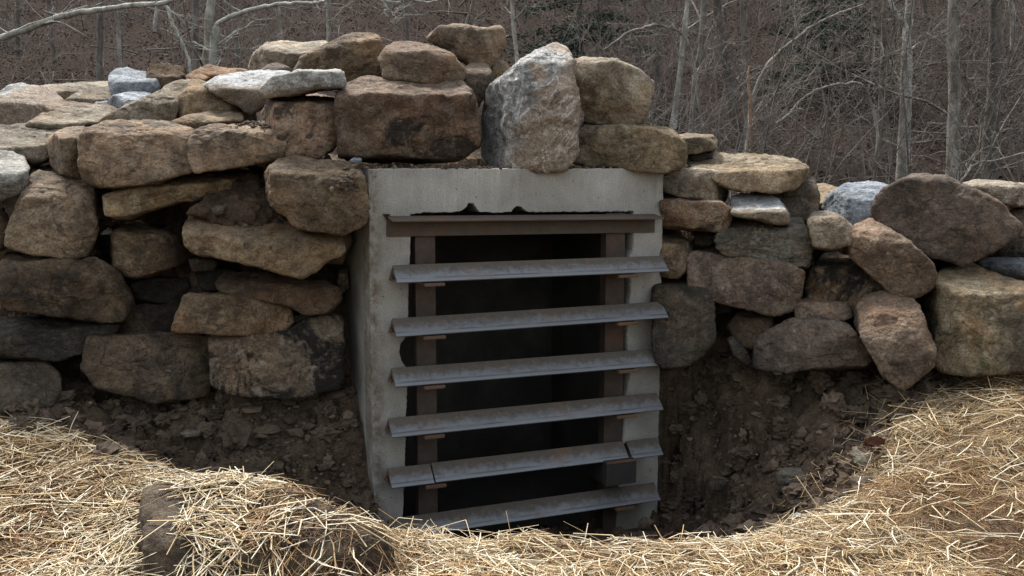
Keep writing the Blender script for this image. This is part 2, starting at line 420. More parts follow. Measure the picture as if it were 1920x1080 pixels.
# ------------------------------------------------------------------ ground
ctl = []
def cp(px, py, Y): ctl.append(U(px, py, Y))
for x in (-200, 0, 480, 960, 1440, 1920, 2120): cp(x, 1080, 3.4)
for x in (-2.6, -1.3, 0, 1.3, 2.6): ctl.append(np.array((x, 2.4, 0.2)))
for a in ((-250, 930, 3.9), (-250, 790, 4.45), (0, 940, 3.85), (0, 808, 4.4), (200, 945, 3.85), (150, 825, 4.4), (300, 888, 4.15), (400, 975, 3.75), (600, 1030, 3.7), (560, 958, 3.95), (720, 1000, 3.85),
          (850, 1016, 3.85), (1000, 1018, 3.85), (1240, 1020, 3.85), (1400, 1012, 3.95), (1500, 990, 4.1), (1600, 930, 4.35), (1650, 860, 4.55), (1680, 790, 4.85), (1800, 730, 5.1), (1920, 664, 5.25),
          (1800, 850, 4.4), (1700, 960, 3.95), (1900, 800, 4.5), (2150, 610, 5.3), (2150, 850, 4.2),
          (0, 772, 4.9), (100, 752, 5.05), (250, 745, 5.15), (450, 742, 5.2), (640, 742, 5.3), (300, 835, 4.95), (500, 845, 5.0), (640, 845, 5.12), (450, 935, 4.75), (600, 965, 4.85), (655, 1000, 4.9), (0, 800, 4.55), (120, 800, 4.65),
          (1250, 690, 5.65), (1400, 690, 5.6), (1550, 700, 5.5), (1690, 725, 5.3), (1750, 700, 5.35), (1300, 800, 5.72), (1450, 790, 5.42), (1580, 790, 5.1), (1300, 900, 5.66), (1420, 900, 5.25), (1530, 880, 4.9),
          (1270, 990, 5.6), (1235, 1000, 5.62), (1340, 960, 5.3), (1400, 965, 4.95), (1480, 965, 4.6), (1280, 1045, 5.2), (1240, 720, 5.8), (1240, 860, 5.75)):
    cp(*a)
for a in ((-0.5, 4.45, -0.35), (0, 4.45, -0.4), (0.5, 4.5, -0.4), (0.85, 4.7, -0.35), (-0.2, 5.0, -0.42), (0.6, 5.3, -0.42), (0.8, 5.4, -0.42), (-0.6, 4.85, -0.38)): ctl.append(np.array(a))
ctl = np.array(ctl)
D = np.linalg.norm(ctl[:, None, :2] - ctl[None, :, :2], axis=2)
n = len(ctl)
A = np.zeros((n + 3, n + 3)); A[:n, :n] = -D - np.eye(n) * 0.02
A[:n, n] = 1; A[:n, n + 1:] = ctl[:, :2]; A[n, :n] = 1; A[n + 1:, :n] = ctl[:, :2].T
wts = np.linalg.solve(A, np.concatenate([ctl[:, 2], np.zeros(3)]))
def rbf(x, y):
    out = np.full(x.shape, wts[n]) + wts[n + 1] * x + wts[n + 2] * y
    for c, q in zip(ctl, wts[:n]): out -= q * np.hypot(x - c[0], y - c[1])
    return out
def sstep(a, b, x):
    t = np.clip((x - a) / (b - a), 0, 1); return t * t * (3 - 2 * t)
def hill(x, y):
    k = np.clip(y - 14, 0, None)
    return 0.95 + 0.35 * k + 0.004 * np.minimum(k, 60) ** 2 + 0.25 * np.sin(x * 0.33 + 1.1) * np.sin(y * 0.27) * sstep(13, 20, y) + 0.5 * np.sin(x * 0.11 + 0.5) * sstep(15, 30, y)
def ground_z(x, y):
    near = rbf(x, y)
    wgt = (1 - sstep(3.0, 4.5, np.abs(x))) * sstep(1.0, 2.2, y) * (1 - sstep(6.5, 8, y))
    z = near * wgt + (1 - wgt) * np.where(y < 4, 0.2, 0.2 + 0.75 * sstep(4, 9, y))
    # earth packed behind the stones
    yw = np.interp(x, (-3.5, -2.2, -0.9, 0.7, 1.2, 2.0, 3.5), (5.2, 5.27, 5.45, 5.7, 5.85, 5.6, 5.4))
    top = np.interp(x, (-4, -2.5, -1, 0.6, 1.2, 2.2, 4), (1.55, 1.72, 1.72, 1.75, 1.3, 1.18, 1.1)) + 0.10 * np.clip(y - yw - 0.6, 0, 1.0)
    fill = 0.3 + (y - yw) * 4.2
    fill = np.minimum(fill, top) * (1 - sstep(7.2, 8.6, y)) * (1 - sstep(4.5, 7, np.abs(x)))
    z = np.where((y > yw) & (y < 8.6), np.maximum(z, fill), z)
    z = np.where(y > 8.0, np.maximum(np.where(y > 8.6, -9, z), hill(x, y)), z)
    # hole for the box
    lx = (x - TL[0]) * ux[0] + (y - TL[1]) * ux[1]
    ly = (x - TL[0]) * uy[0] + (y - TL[1]) * uy[1]
    inside = (lx > 0.07) & (lx < BW - 0.07) & (ly > -0.02) & (ly < BOXD - 0.07)
    z = np.where(inside, np.minimum(z, -0.45), z)
    front = (lx > -0.01) & (lx < BW + 0.6) & (ly > -0.6) & (ly <= 0.08)
    z = np.where(front, np.minimum(z, -0.36 + 0.5 * np.clip(-ly - 0.3, 0, 1) + 2.6 * np.clip(lx - BW - 0.04, 0, 1)), z)
    onbox = (lx > -0.02) & (lx < BW + 0.02) & (ly > -0.05) & (ly <= BOXD)
    return np.where(onbox, np.minimum(z, 1.3), z)
def grow(a, b, s, f):
    out = []
    while a < b:
        a += s; s *= f; out.append(a)
    return out
xs = np.arange(-2.7, 2.85, 0.02); xs = np.concatenate([-np.array(grow(2.7, 160, 0.03, 1.13))[::-1], xs, grow(xs[-1], 160, 0.03, 1.13)])
ys = np.arange(2.9, 6.0, 0.02)
ymid = []; y0 = ys[-1]
while y0 < 8: y0 += 0.06; ymid.append(y0)
while y0 < 45: y0 += 0.35; ymid.append(y0)
ys = np.concatenate([-np.array(grow(-2.9, 80, 0.05, 1.2))[::-1], ys, ymid, grow(y0, 170, 0.6, 1.15)])
GX, GY = np.meshgrid(xs, ys)
GZ = ground_z(GX, GY)
nz = np.zeros_like(GZ)
fine = (np.abs(GX) < 3.2) & (GY > 2.5) & (GY < 8.5)
straw_x = np.array([U(a, b, c)[0] for a, b, c in ((-250, 790, 4.45), (0, 800, 4.42), (150, 815, 4.42), (300, 880, 4.2), (560, 940, 4.0), (720, 985, 3.92))] + [0.0] + [U(a, b, c)[0] for a, b, c in ((1240, 1010, 3.92), (1400, 1000, 4.02), (1500, 975, 4.2), (1600, 920, 4.42), (1650, 850, 4.62), (1690, 790, 4.92), (1800, 715, 5.15), (1920, 665, 5.25), (2150, 630, 5.3))])
straw_y = np.array([4.45, 4.42, 4.42, 4.2, 4.0, 3.92, 3.92, 3.92, 4.02, 4.2, 4.42, 4.62, 4.92, 5.15, 5.25, 5.3])
idx = np.argwhere(fine)
for i, j in idx:
    x, y = GX[i, j], GY[i, j]
    z = GZ[i, j]
    soil = 1.0 if y > np.interp(x, straw_x, straw_y) else 0.35
    a = noise.fractal((x * 3.1, y * 3.1, z * 3.1), 0.9, 2.1, 3) * (0.06 if soil > 0.5 else 0.04)
    b = 0.0
    if soil > 0.5:
        vd = noise.voronoi((x * 8, y * 8, z * 8))[0]; ve = noise.voronoi((x * 19 + 3, y * 19, z * 19))[0]
        b = (0.45 - vd[0]) * 0.085 + (0.45 - ve[0]) * 0.05
    b += noise.fractal((x * 15 + 5, y * 15, z * 15), 0.6, 2.2, 4) * 0.035
    nz[i, j] = a + b * soil
GZ = GZ + nz
ny_, nx_ = GZ.shape
# on the steep soil the lumps stand out from the bank, not just up
gzy, gzx = np.gradient(GZ, ys, xs)
steep = np.hypot(np.clip(gzx, -6, 6), np.clip(gzy, -6, 6))
OX = np.zeros_like(GZ); OY = np.zeros_like(GZ)
for i, j in idx:
    if steep[i, j] < 0.8 or GY[i, j] > 6.2: continue
    x, y, z = GX[i, j], GY[i, j], GZ[i, j]
    bx_, by_ = (x - TL[0]) * ux[0] + (y - TL[1]) * ux[1], (x - TL[0]) * uy[0] + (y - TL[1]) * uy[1]
    if -0.1 < bx_ < BW + 0.08 and by_ > -0.12: continue
    h = (noise.fractal((x * 7, y * 7, z * 7 + 3), 0.7, 2.2, 4) * 0.06 + (0.4 - noise.voronoi((x * 13, y * 13, z * 13))[0][0]) * 0.05) * min(1, (steep[i, j] - 0.8) * 2)
    OX[i, j] = -gzx[i, j] / steep[i, j] * h; OY[i, j] = -gzy[i, j] / steep[i, j] * h
gv = np.stack([GX + np.clip(OX, -0.05, 0.05), GY + np.clip(OY, -0.05, 0.05), GZ], -1).reshape(-1, 3)
ii = np.arange(ny_ - 1)[:, None] * nx_ + np.arange(nx_ - 1)[None, :]
gf = np.stack([ii, ii + 1, ii + nx_ + 1, ii + nx_], -1).reshape(-1, 4)
gme = mesh_np('ground', gv, gf, True)
for nm, val in (('chaff', ((GY < np.interp(GX, straw_x, straw_y)) & (GY > -2)).astype(np.float32)), ('litter', sstep(7.8, 9, GY))):
    at = gme.attributes.new(nm, 'FLOAT', 'POINT'); at.data.foreach_set('value', val.astype(np.float32).ravel())
tag(link('ground', gme, M['soil']), kind='structure')
def gz(x, y):
    """Height of the ground mesh, bilinear."""
    i = np.clip(np.searchsorted(ys, y) - 1, 0, ny_ - 2); j = np.clip(np.searchsorted(xs, x) - 1, 0, nx_ - 2)
    ty = np.clip((y - ys[i]) / (ys[i + 1] - ys[i]), 0, 1); tx = np.clip((x - xs[j]) / (xs[j + 1] - xs[j]), 0, 1)
    return (GZ[i, j] * (1 - tx) + GZ[i, j + 1] * tx) * (1 - ty) + (GZ[i + 1, j] * (1 - tx) + GZ[i + 1, j + 1] * tx) * ty

# ------------------------------------------------------------------ concrete box
def frame_empty(name):
    o = bpy.data.objects.new(name, None); COL.objects.link(o)
    base = TL - uz * (BOXH - 0.05)
    m = BOXM.copy(); m.translation = Vector(base)
    o.matrix_world = m
    o.empty_display_size = 0.1
    return o
ZB = BOXH - 0.05            # local z of the photo frame (top of box = 0) is shifted up by this inside the empties
rng = random.Random(5)
def dens(poly, step, jit, close=True):
    out = []
    m = len(poly)
    for k in range(m if close else m - 1):
        a, b = np.array(poly[k]), np.array(poly[(k + 1) % m])
        c = max(1, int(np.linalg.norm(b - a) / step))
        for q in range(c):
            p = a + (b - a) * q / c
            p = p + np.array([rng.gauss(0, jit), rng.gauss(0, jit)])
            out.append(p)
    return out

def box_part(name, x0, x1, y0, y1, z0, z1, mat, parent, bev=0.006, loc=None):
    """A bevelled block in the parent's coordinates (z measured from the top of the box), with its own origin."""
    bm = bmesh.new()
    bmesh.ops.create_cube(bm, size=1.0)
    c = Vector(((x0 + x1) / 2, (y0 + y1) / 2, (z0 + z1) / 2))
    for v in bm.verts: v.co = Vector((v.co.x * (x1 - x0), v.co.y * (y1 - y0), v.co.z * (z1 - z0)))
    if bev: bmesh.ops.bevel(bm, geom=bm.edges[:], offset=bev, segments=2, affect='EDGES', profile=0.6)
    me = bpy.data.meshes.new(name); bm.to_mesh(me); bm.free()
    o = link(name, me, mat, parent)
    o.location = (c.x, c.y, c.z + ZB)
    return o

cbox = frame_empty('concrete_box')
tag(cbox, 'grey cast concrete box with a square front opening and chipped edges, carrying boulders', 'concrete box')
outer = [(0, 0), (BW, 0), (BW, -BOXH), (0, -BOXH)]
inn_px = [(770, 402), (800, 399), (845, 399), (862, 397), (872, 391), (879, 382), (888, 382), (892, 389), (899, 398), (930, 399), (959, 398), (964, 391), (969, 387), (978, 388), (983, 395), (990, 398), (1100, 398), (1188, 397),
          (1187, 470), (1180, 480), (1183, 540), (1177, 600), (1176, 645), (1181, 700), (1172, 760), (1169, 820), (1161, 900), (1155, 985), (1150, 1080),
          (756, 1080), (756, 960), (760, 880), (762, 780), (765, 712), (764, 692), (754, 676), (749, 660), (752, 643), (766, 628), (766, 560), (770, 470)]
inner = [tuple(P2L(a, b)[[0, 2]]) for a, b in inn_px]
lo = dens(outer, 0.022, 0.0012); li = dens(inner, 0.016, 0.0014)
bm = bmesh.new()
def ring(pts, y): return [bm.verts.new((p[0], y, p[1])) for p in pts]
cx_, cz_ = BW / 2, -BOXH / 2
def inset(pts, sgn):
    out = []
    m = len(pts)
    for k in range(m):
        t = np.array(pts[(k + 1) % m]) - np.array(pts[k - 1]); t = t / (np.linalg.norm(t) + 1e-9)
        nrm = np.array((-t[1], t[0]))
        amt = max(0.002, rng.gauss(0.004, 0.002)) * (3.0 if (sgn > 0 and pts[k][0] < 0.03) else 1.0)
        out.append(np.array(pts[k]) + nrm * amt * sgn)
    return out
# outline runs clockwise seen from the front (x right, z up): left normal points outwards for outer
o_f = ring(inset(lo, -1), 0.0); o_c = ring(lo, 0.007); o_b = ring(lo, WALL_T)
i_f = ring(inset(li, 1), 0.0); i_c = ring(li, 0.008); i_b = ring(li, WALL_T)
def loop_edges(r): return [bm.edges.new((r[k], r[(k + 1) % len(r)])) for k in range(len(r))]
e1 = loop_edges(o_f) + loop_edges(i_f)
bmesh.ops.triangle_fill(bm, use_beauty=True, edges=e1)
e2 = loop_edges(o_b) + loop_edges(i_b)
bmesh.ops.triangle_fill(bm, use_beauty=True, edges=e2)
def bridge(r1, r2):
    for k in range(len(r1)):
        try: bm.faces.new((r1[k], r1[(k + 1) % len(r1)], r2[(k + 1) % len(r1)], r2[k]))
        except ValueError: pass
bridge(o_f, o_c); bridge(o_c, o_b); bridge(i_f, i_c); bridge(i_c, i_b)
bmesh.ops.recalc_face_normals(bm, faces=bm.faces[:])
me = bpy.data.meshes.new('front_wall'); bm.to_mesh(me); bm.free()
o = link('front_wall', me, M['concrete'], cbox); o.location = (0, 0, ZB)
box_part('side_wall', 0.001, WALL_T, WALL_T, BOXD, -BOXH, -0.001, M['concrete'], cbox, 0)
box_part('side_wall', BW - WALL_T, BW - 0.001, WALL_T, BOXD, -BOXH, -0.001, M['concrete'], cbox, 0)
box_part('back_wall', WALL_T, BW - WALL_T, BOXD - WALL_T, BOXD - 0.001, -BOXH, -0.002, M['shaded_concrete'], cbox, 0)
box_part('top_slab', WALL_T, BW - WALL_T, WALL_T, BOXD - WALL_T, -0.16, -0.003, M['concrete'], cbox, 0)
box_part('shade_lining', BW - WALL_T - 0.02, BW - WALL_T - 0.001, WALL_T + 0.01, BOXD - WALL_T - 0.01, -BOXH, -0.17, M['shaded_concrete'], cbox, 0)  # dark sheets over the inner walls, interior shade painted into their colour
box_part('shade_lining', WALL_T + 0.001, WALL_T + 0.02, WALL_T + 0.01, BOXD - WALL_T - 0.01, -BOXH, -0.17, M['shaded_concrete'], cbox, 0)
box_part('floor_slab', WALL_T + 0.02, BW - WALL_T - 0.02, WALL_T + 0.01, BOXD - WALL_T - 0.01, -BOXH + 0.1, -BOXH + 0.25, M['shaded_concrete'], cbox, 0)

# ------------------------------------------------------------------ steel trash rack bolted on the opening
rack = frame_empty('trash_rack')
tag(rack, 'rusty steel angle-iron grate bolted over the opening of the concrete box', 'grate')
def extr(name, prof, a, b, mat, parent, dx=(0, 0)):
    """Extrude a (y,z) profile from point a to b (box coordinates); the origin sits at a, local x along the bar."""
    a, b = np.array(a), np.array(b)
    L = float(np.linalg.norm(b - a)); d = (b - a) / L
    m = len(prof)
    v = [(dx[0], y, z) for y, z in prof] + [(L + dx[1], y, z) for y, z in prof]
    bm = bmesh.new()
    vs = [bm.verts.new(p) for p in v]
    for k in range(m): bm.faces.new((vs[k], vs[(k + 1) % m], vs[m + (k + 1) % m], vs[m + k]))
    bm.faces.new(vs[:m][::-1]); bm.faces.new(vs[m:])
    bmesh.ops.recalc_face_normals(bm, faces=bm.faces[:])
    bmesh.ops.bevel(bm, geom=bm.edges[:], offset=0.0012, segments=1, affect='EDGES')
    # cut along the length so small dents can be put in
    me = bpy.data.meshes.new(name); bm.to_mesh(me); bm.free()
    o = link(name, me, mat, parent)
    X = Vector(d); Z = Vector((0, 0, 1)); Y = Z.cross(X).normalized(); Z = X.cross(Y)
    R = Matrix((X, Y, Z)).transposed().to_4x4()
    R.translation = Vector((a[0], a[1], a[2] + ZB))
    o.matrix_local = R
    return o
def reparent(c, p):
    m = p.matrix_local.inverted() @ c.matrix_local
    c.parent = p; c.matrix_local = m
S, TH = 0.118, 0.009
cs = S * math.cos(math.radians(46)); sn = S * math.sin(math.radians(46))
k2 = TH * 1.414
VEE = [(0, 0), (-sn, -cs), (-sn + TH * 0.7, -cs - TH * 0.7), (0, -k2), (sn - TH * 0.7, -cs - TH * 0.7), (sn, -cs)]
YA = -sn - 0.004          # ridge line: back leg touches the concrete
SL = {}
slats = [((736, 497), (1241, 479)), ((735, 597), (1240, 565)), ((734, 690), (1236, 653)), ((728, 784), (1231, 736))]
for a, b in slats:
    SL[a] = extr('slat', VEE, P2L(*a, YA), P2L(*b, YA), M['steel'], rack)
l5a, l5b = P2L(727, 878, YA), P2L(1231, 820, YA)
def on5(px):
    t = (px - 727) / (1231 - 727); return l5a + (l5b - l5a) * t
SL[(727, 878)] = extr('slat', VEE, l5a, on5(799), M['steel'], rack)
extr('slat', VEE, on5(801) + np.array((0, -0.004, 0.004)), on5(1160) + np.array((0, -0.004, 0.004)), M['steel'], rack)
extr('slat', VEE, on5(1168), l5b, M['steel'], rack)
l6a, l6b = P2L(728, 973, YA), P2L(1226, 904, YA)
extr('slat', VEE, l6a, l6a + (l6b - l6a) * 0.86, M['steel'], rack)
extr('slat', VEE, l6a + (l6b - l6a) * 0.8605, l6b, M['steel'], rack)
# end webs: small triangular plates welded under each ridge at the left end
for a, b in slats + [((727, 878), (1231, 820))]:
    p = P2L(*a, YA)
    wb = extr('end_web', [(0.0, -k2 - 0.002), (-sn * 0.5, -cs * 0.72), (-sn * 0.25, -cs * 0.72), (0, -cs * 0.45), (sn * 0.35, -cs * 0.72), (sn * 0.25, -cs * 1.05), (sn * 1.0, -cs * 1.05)], p + np.array((0.006, 0, 0)), p + np.array((0.014, 0, 0)), M['bracket'], rack)
    reparent(wb, SL[a])
# head rail: angle, one flange on the concrete, one standing out
ra, rb = P2L(725, 405, -0.008), P2L(1228, 401, -0.008)
ANG = [(0.006, 0.0), (-0.105, -0.018), (-0.105, -0.027), (-0.004, -0.011), (-0.004, -0.108), (0.006, -0.108)]
rail = extr('head_rail', ANG, ra, rb, M['rail'], rack)
def bolt(px, py):
    p = P2L(px, py, -0.014)
    bm = bmesh.new()
    bmesh.ops.create_cone(bm, cap_ends=True, segments=6, radius1=0.013, radius2=0.012, depth=0.014)
    r = bmesh.ops.create_cone(bm, cap_ends=True, segments=14, radius1=0.02, radius2=0.02, depth=0.004)
    for v in r['verts']: v.co.z += 0.008
    r = bmesh.ops.create_cone(bm, cap_ends=True, segments=8, radius1=0.006, radius2=0.005, depth=0.016)
    for v in r['verts']: v.co.z -= 0.012
    me = bpy.data.meshes.new('bolt'); bm.to_mesh(me); bm.free()
    o = link('bolt', me, M['bracket'], rack)
    o.matrix_local = Matrix.Translation((p[0], p[1] - 0.004, p[2] + ZB)) @ Matrix.Rotation(-math.pi / 2, 4, 'X')
    reparent(o, rail)
    return o
bolt(736, 424); bolt(1213, 415)
# two upright channels inside the opening
def post(pxl, pxr, bl, br, yy):
    a, b = P2L(pxl, 440, yy), P2L(pxr, 440, yy)
    c, d = P2L(bl, 980, yy), P2L(br, 980, yy)
    x0, x1 = (a[0] + c[0]) / 2, (b[0] + d[0]) / 2
    wd = x1 - x0
    # a vertical channel: web facing out, flanges going in
    v = []
    prof = [(0, 0), (wd, 0), (wd, 0.07), (wd - 0.008, 0.07), (wd - 0.008, 0.008), (0.008, 0.008), (0.008, 0.07), (0, 0.07)]
    bm = bmesh.new()
    top, bot = -0.255, -BOXH + 0.05
    a_ = [bm.verts.new((x, y, top)) for x, y in prof]; b_ = [bm.verts.new((x, y, bot)) for x, y in prof]
    for k in range(8): bm.faces.new((a_[k], a_[(k + 1) % 8], b_[(k + 1) % 8], b_[k]))
    bm.faces.new(a_); bm.faces.new(b_[::-1])
    bmesh.ops.recalc_face_normals(bm, faces=bm.faces[:])
    me = bpy.data.meshes.new('post'); bm.to_mesh(me); bm.free()
    o = link('post', me, M['post'], rack); o.location = (x0, yy, ZB)
    return x0, x1
POST_Y = 0.012
xl0, xl1 = post(787, 825, 777, 812, POST_Y)
xr0, xr1 = post(1140, 1176, 1127, 1160, POST_Y)
# small plates that carry the slats
for a, b in slats + [((727, 878), (1231, 820)), ((728, 973), (1226, 904))]:
    pa, pb = P2L(*a, YA), P2L(*b, YA)
    for x0, x1 in ((xl0, xl1), (xr0, xr1)):
        t = ((x0 + x1) / 2 - pa[0]) / (pb[0] - pa[0]); z = pa[2] + (pb[2] - pa[2]) * t - cs - TH - 0.002
        if x0 == xr0 and a == (727, 878): continue
        box_part('bracket', x0 - 0.012 + rng.uniform(-.006, .006), x1 - 0.012 + rng.uniform(-.006, .006), YA - sn - 0.012, POST_Y, z - 0.016, z, M['bracket'], rack, 0.002)
# square tube stub under the fifth slat
p0, p1 = P2L(1138, 868, YA - sn - 0.045), P2L(1193, 905, YA - sn - 0.045)
stub = box_part('tube_stub', p0[0], p1[0], YA - sn - 0.045, POST_Y, p1[2], p0[2], M['tube'], rack, 0.004)
q = box_part('end_rim', p0[0] - 0.003, p1[0] + 0.003, YA - sn - 0.05, YA - sn - 0.047, p0[2] - 0.008, p0[2] + 0.004, M['bracket'], rack, 0)
# sill bar low in the pit
sa, sb = P2L(740, 1075, -0.03), P2L(1215, 988, -0.03)
extr('sill_bar', [(0.02, 0), (-0.02, 0), (-0.02, -0.12), (0.02, -0.12)], sa, sb, M['rail'], rack)

# ------------------------------------------------------------------ boulders
_ico = {}
def ico(sub):
    if sub not in _ico:
        bm = bmesh.new(); bmesh.ops.create_icosphere(bm, subdivisions=sub, radius=1.0)
        _ico[sub] = (np.array([v.co[:] for v in bm.verts]), np.array([[v.index for v in f.verts] for f in bm.faces]))
        bm.free()
    return _ico[sub]

def star(poly, N=256):
    """Distance from the origin to the outline in N directions."""
    P = np.array(poly); Q = np.roll(P, -1, axis=0)
    th = np.arange(N) * 2 * math.pi / N
    R = np.zeros(N)
    for k in range(N):
        d = np.array((math.cos(th[k]), math.sin(th[k])))
        e = Q - P
        den = d[0] * e[:, 1] - d[1] * e[:, 0]
        den = np.where(np.abs(den) < 1e-12, 1e-12, den)
        t = (P[:, 0] * e[:, 1] - P[:, 1] * e[:, 0]) / den
        s = (P[:, 0] * d[1] - P[:, 1] * d[0]) / den
        ok = (s >= -1e-9) & (s <= 1 + 1e-9) & (t > 0)
        R[k] = t[ok].max() if ok.any() else 0.05
    ker = np.exp(-0.5 * (np.arange(-8, 9) / 1.3) ** 2); ker /= ker.sum()
    return np.convolve(np.concatenate([R[-8:], R, R[:8]]), ker, 'valid')

_seed = [0]
ROCKS = []
def rock(pts, Y, th, mat, label, cham='T.25', name='boulder', p=None, rough=1.0, cat='boulder', group='stacked boulders', facets=4, sub=None, bed=0.0, kind=None, grow_=1.03):
    _seed[0] += 1
    p = 34.0 if p is None else p * 3.6
    rnd = random.Random(100 + _seed[0])
    P = np.array(pts, float)
    Q = np.roll(P, -1, axis=0)
    cr = P[:, 0] * Q[:, 1] - Q[:, 0] * P[:, 1]; ar = cr.sum() / 2
    cx = ((P[:, 0] + Q[:, 0]) * cr).sum() / (6 * ar); cy = ((P[:, 1] + Q[:, 1]) * cr).sum() / (6 * ar)
    C = U(cx, cy, Y)
    d = (C - EYE) / np.linalg.norm(C - EYE)
    r = np.cross(d, (0, 0, 1)); r /= np.linalg.norm(r); u = np.cross(r, d)
    loc = []
    for a, b in P:
        q = ray(a, b); q = EYE + q * (((C - EYE) @ d) / (q @ d)) - C
        loc.append((q @ r, q @ u))
    loc = np.array(loc)
    R = star(loc)
    amn, amx, bmn, bmx = loc[:, 0].min(), loc[:, 0].max(), loc[:, 1].min(), loc[:, 1].max()
    W, H = amx - amn, bmx - bmn
    size = math.sqrt(W * H)
    if sub is None: sub = 6 if (W / Y * FPX > 155 or H / Y * FPX > 155) else (5 if W / Y * FPX > 45 else 4)
    S, F = ico(sub)
    V = S * np.array((W / 2, H / 2, th))
    ang = np.mod(np.arctan2(V[:, 1], V[:, 0]), 2 * math.pi) / (2 * math.pi) * 256
    i0 = ang.astype(int) % 256; fr = ang - np.floor(ang)
    Rv = R[i0] * (1 - fr) + R[(i0 + 1) % 256] * fr
    terms = [(np.hypot(V[:, 0], V[:, 1]) / Rv)]
    tilt = rnd.uniform(-0.12, 0.22); yaw = rnd.uniform(-0.16, 0.16)
    nf = np.array((math.sin(yaw), math.sin(tilt), -math.cos(tilt)))
    terms.append(np.maximum(V @ nf, 0) / th)
    terms.append(np.maximum(V[:, 2], 0) / th)
    for c in cham.split():
        k = float(c[1:])
        if c[0] in 'TB':
            e, s = (bmx, 1) if c[0] == 'T' else (-bmn, -1)
            p1 = (e - k * H, -th); p2 = (e * 0.985, th * 0.45)
            nn = np.array((p2[1] - p1[1], -(p2[0] - p1[0]))); nn /= np.linalg.norm(nn)
            dd = nn[0] * p1[0] + nn[1] * p1[1]
            terms.append(np.maximum(V[:, 1] * s * nn[0] + V[:, 2] * nn[1], 0) / max(dd, 0.01))
        else:
            e, s = (amx, 1) if c[0] == 'R' else (-amn, -1)
            p1 = (e - k * W, -th); p2 = (e * 0.985, th * 0.45)
            nn = np.array((p2[1] - p1[1], -(p2[0] - p1[0]))); nn /= np.linalg.norm(nn)
            dd = nn[0] * p1[0] + nn[1] * p1[1]
            terms.append(np.maximum(V[:, 0] * s * nn[0] + V[:, 2] * nn[1], 0) / max(dd, 0.01))
    T = sum(np.power(np.maximum(t, 0), p) for t in terms)
    X = V / np.power(T, 1 / p)[:, None]
    for k in range(facets):
        # split faces: mostly front-facing planes, so the traced outline keeps its corners
        a, b = rnd.uniform(-0.9, 0.9), rnd.uniform(-0.5, 0.9)
        nn = np.array((a / W, b / H, -rnd.uniform(0.8, 1.5) / (2 * th))); nn /= np.linalg.norm(nn)
        h = (X @ nn).max() * rnd.uniform(0.8, 0.95)
        T = T + np.power(np.maximum(V @ nn, 0) / h, p)
    X = V / np.power(T, 1 / p)[:, None]
    # rounding shrinks the outline a little: bring it back to the traced one
    an = np.mod(np.arctan2(X[:, 1], X[:, 0]), 2 * math.pi) / (2 * math.pi)
    rho = np.hypot(X[:, 0], X[:, 1])
    Rx = np.interp(an * 256, np.arange(257), np.concatenate([R, R[:1]]))
    bins = 64; bi = (an * bins).astype(int) % bins
    mx = np.array([max((rho[bi == q] / Rx[bi == q]).max() if (bi == q).any() else 1.0, 0.6) for q in range(bins)])
    fac = 1.0 / np.clip(mx, 0.6, 1.2); fac = (np.roll(fac, 1) + 2 * fac + np.roll(fac, -1)) / 4
    sc_ = np.interp(an * bins - 0.5, np.arange(-1, bins + 1), np.concatenate([fac[-1:], fac, fac[:1]]))
    X[:, :2] *= (sc_ * grow_)[:, None]
    N = X / np.array((W / 2, H / 2, th)) ** 2
    N /= np.linalg.norm(N, axis=1)[:, None]
    off = rnd.uniform(0, 90)
    out = np.zeros(len(X))
    lay = rnd.uniform(-0.25, 0.25)
    f1 = 1.6 / size
    for k in range(len(X)):
        x, y, z = X[k]
        q = (x * f1 + off, y * f1, z * f1 + off)
        lo_ = noise.noise(q) * 0.055 * size
        vd = noise.voronoi((x * 5.5 + off, y * 6.5 + lay * x * 6.5, z * 5.5))[0]
        ce = (vd[1] - vd[0])
        mid = noise.fractal((x * 12 + off, y * 12, z * 12), 0.7, 2.1, 4)
        st = noise.fractal((x * 4.2 + off, y * 5.5 + lay * x, z * 4.2 + 7), 0.9, 2.2, 4) * 2.6
        fl = math.floor(st); fr_ = st - fl; fr_ = min(1.0, max(0.0, (fr_ - 0.5) * 5 + 0.5))
        out[k] = lo_ * 0.3 + (0.005 * min(ce * 2.2, 1.0) + 0.006 * mid + 0.008 * (fl + fr_)) * rough * min(1.0, 0.35 + size * 1.6)
        if bed:
            bb = (y + lay * x) * 42 + 2.5 * noise.noise((x * 6, y * 6, z * 6 + off))
            out[k] += bed * 0.010 * (abs((bb % 2.0) - 1.0) ** 0.5 - 0.5)
    X = X + N * out[:, None]
    Wd = X[:, :1] * r + X[:, 1:2] * u + X[:, 2:3] * d
    me = mesh_np(name, Wd, F[:, ::-1] if False else F, True)
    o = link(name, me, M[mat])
    o.location = C
    if kind: tag(o, label, cat, None, kind)
    else: tag(o, label, cat, group)
    ROCKS.append((o, C + Wd, F))
    return o

LG = 'boulders of the left wall'
CG = 'boulders piled on the concrete box'
RG = 'boulders of the right wall'
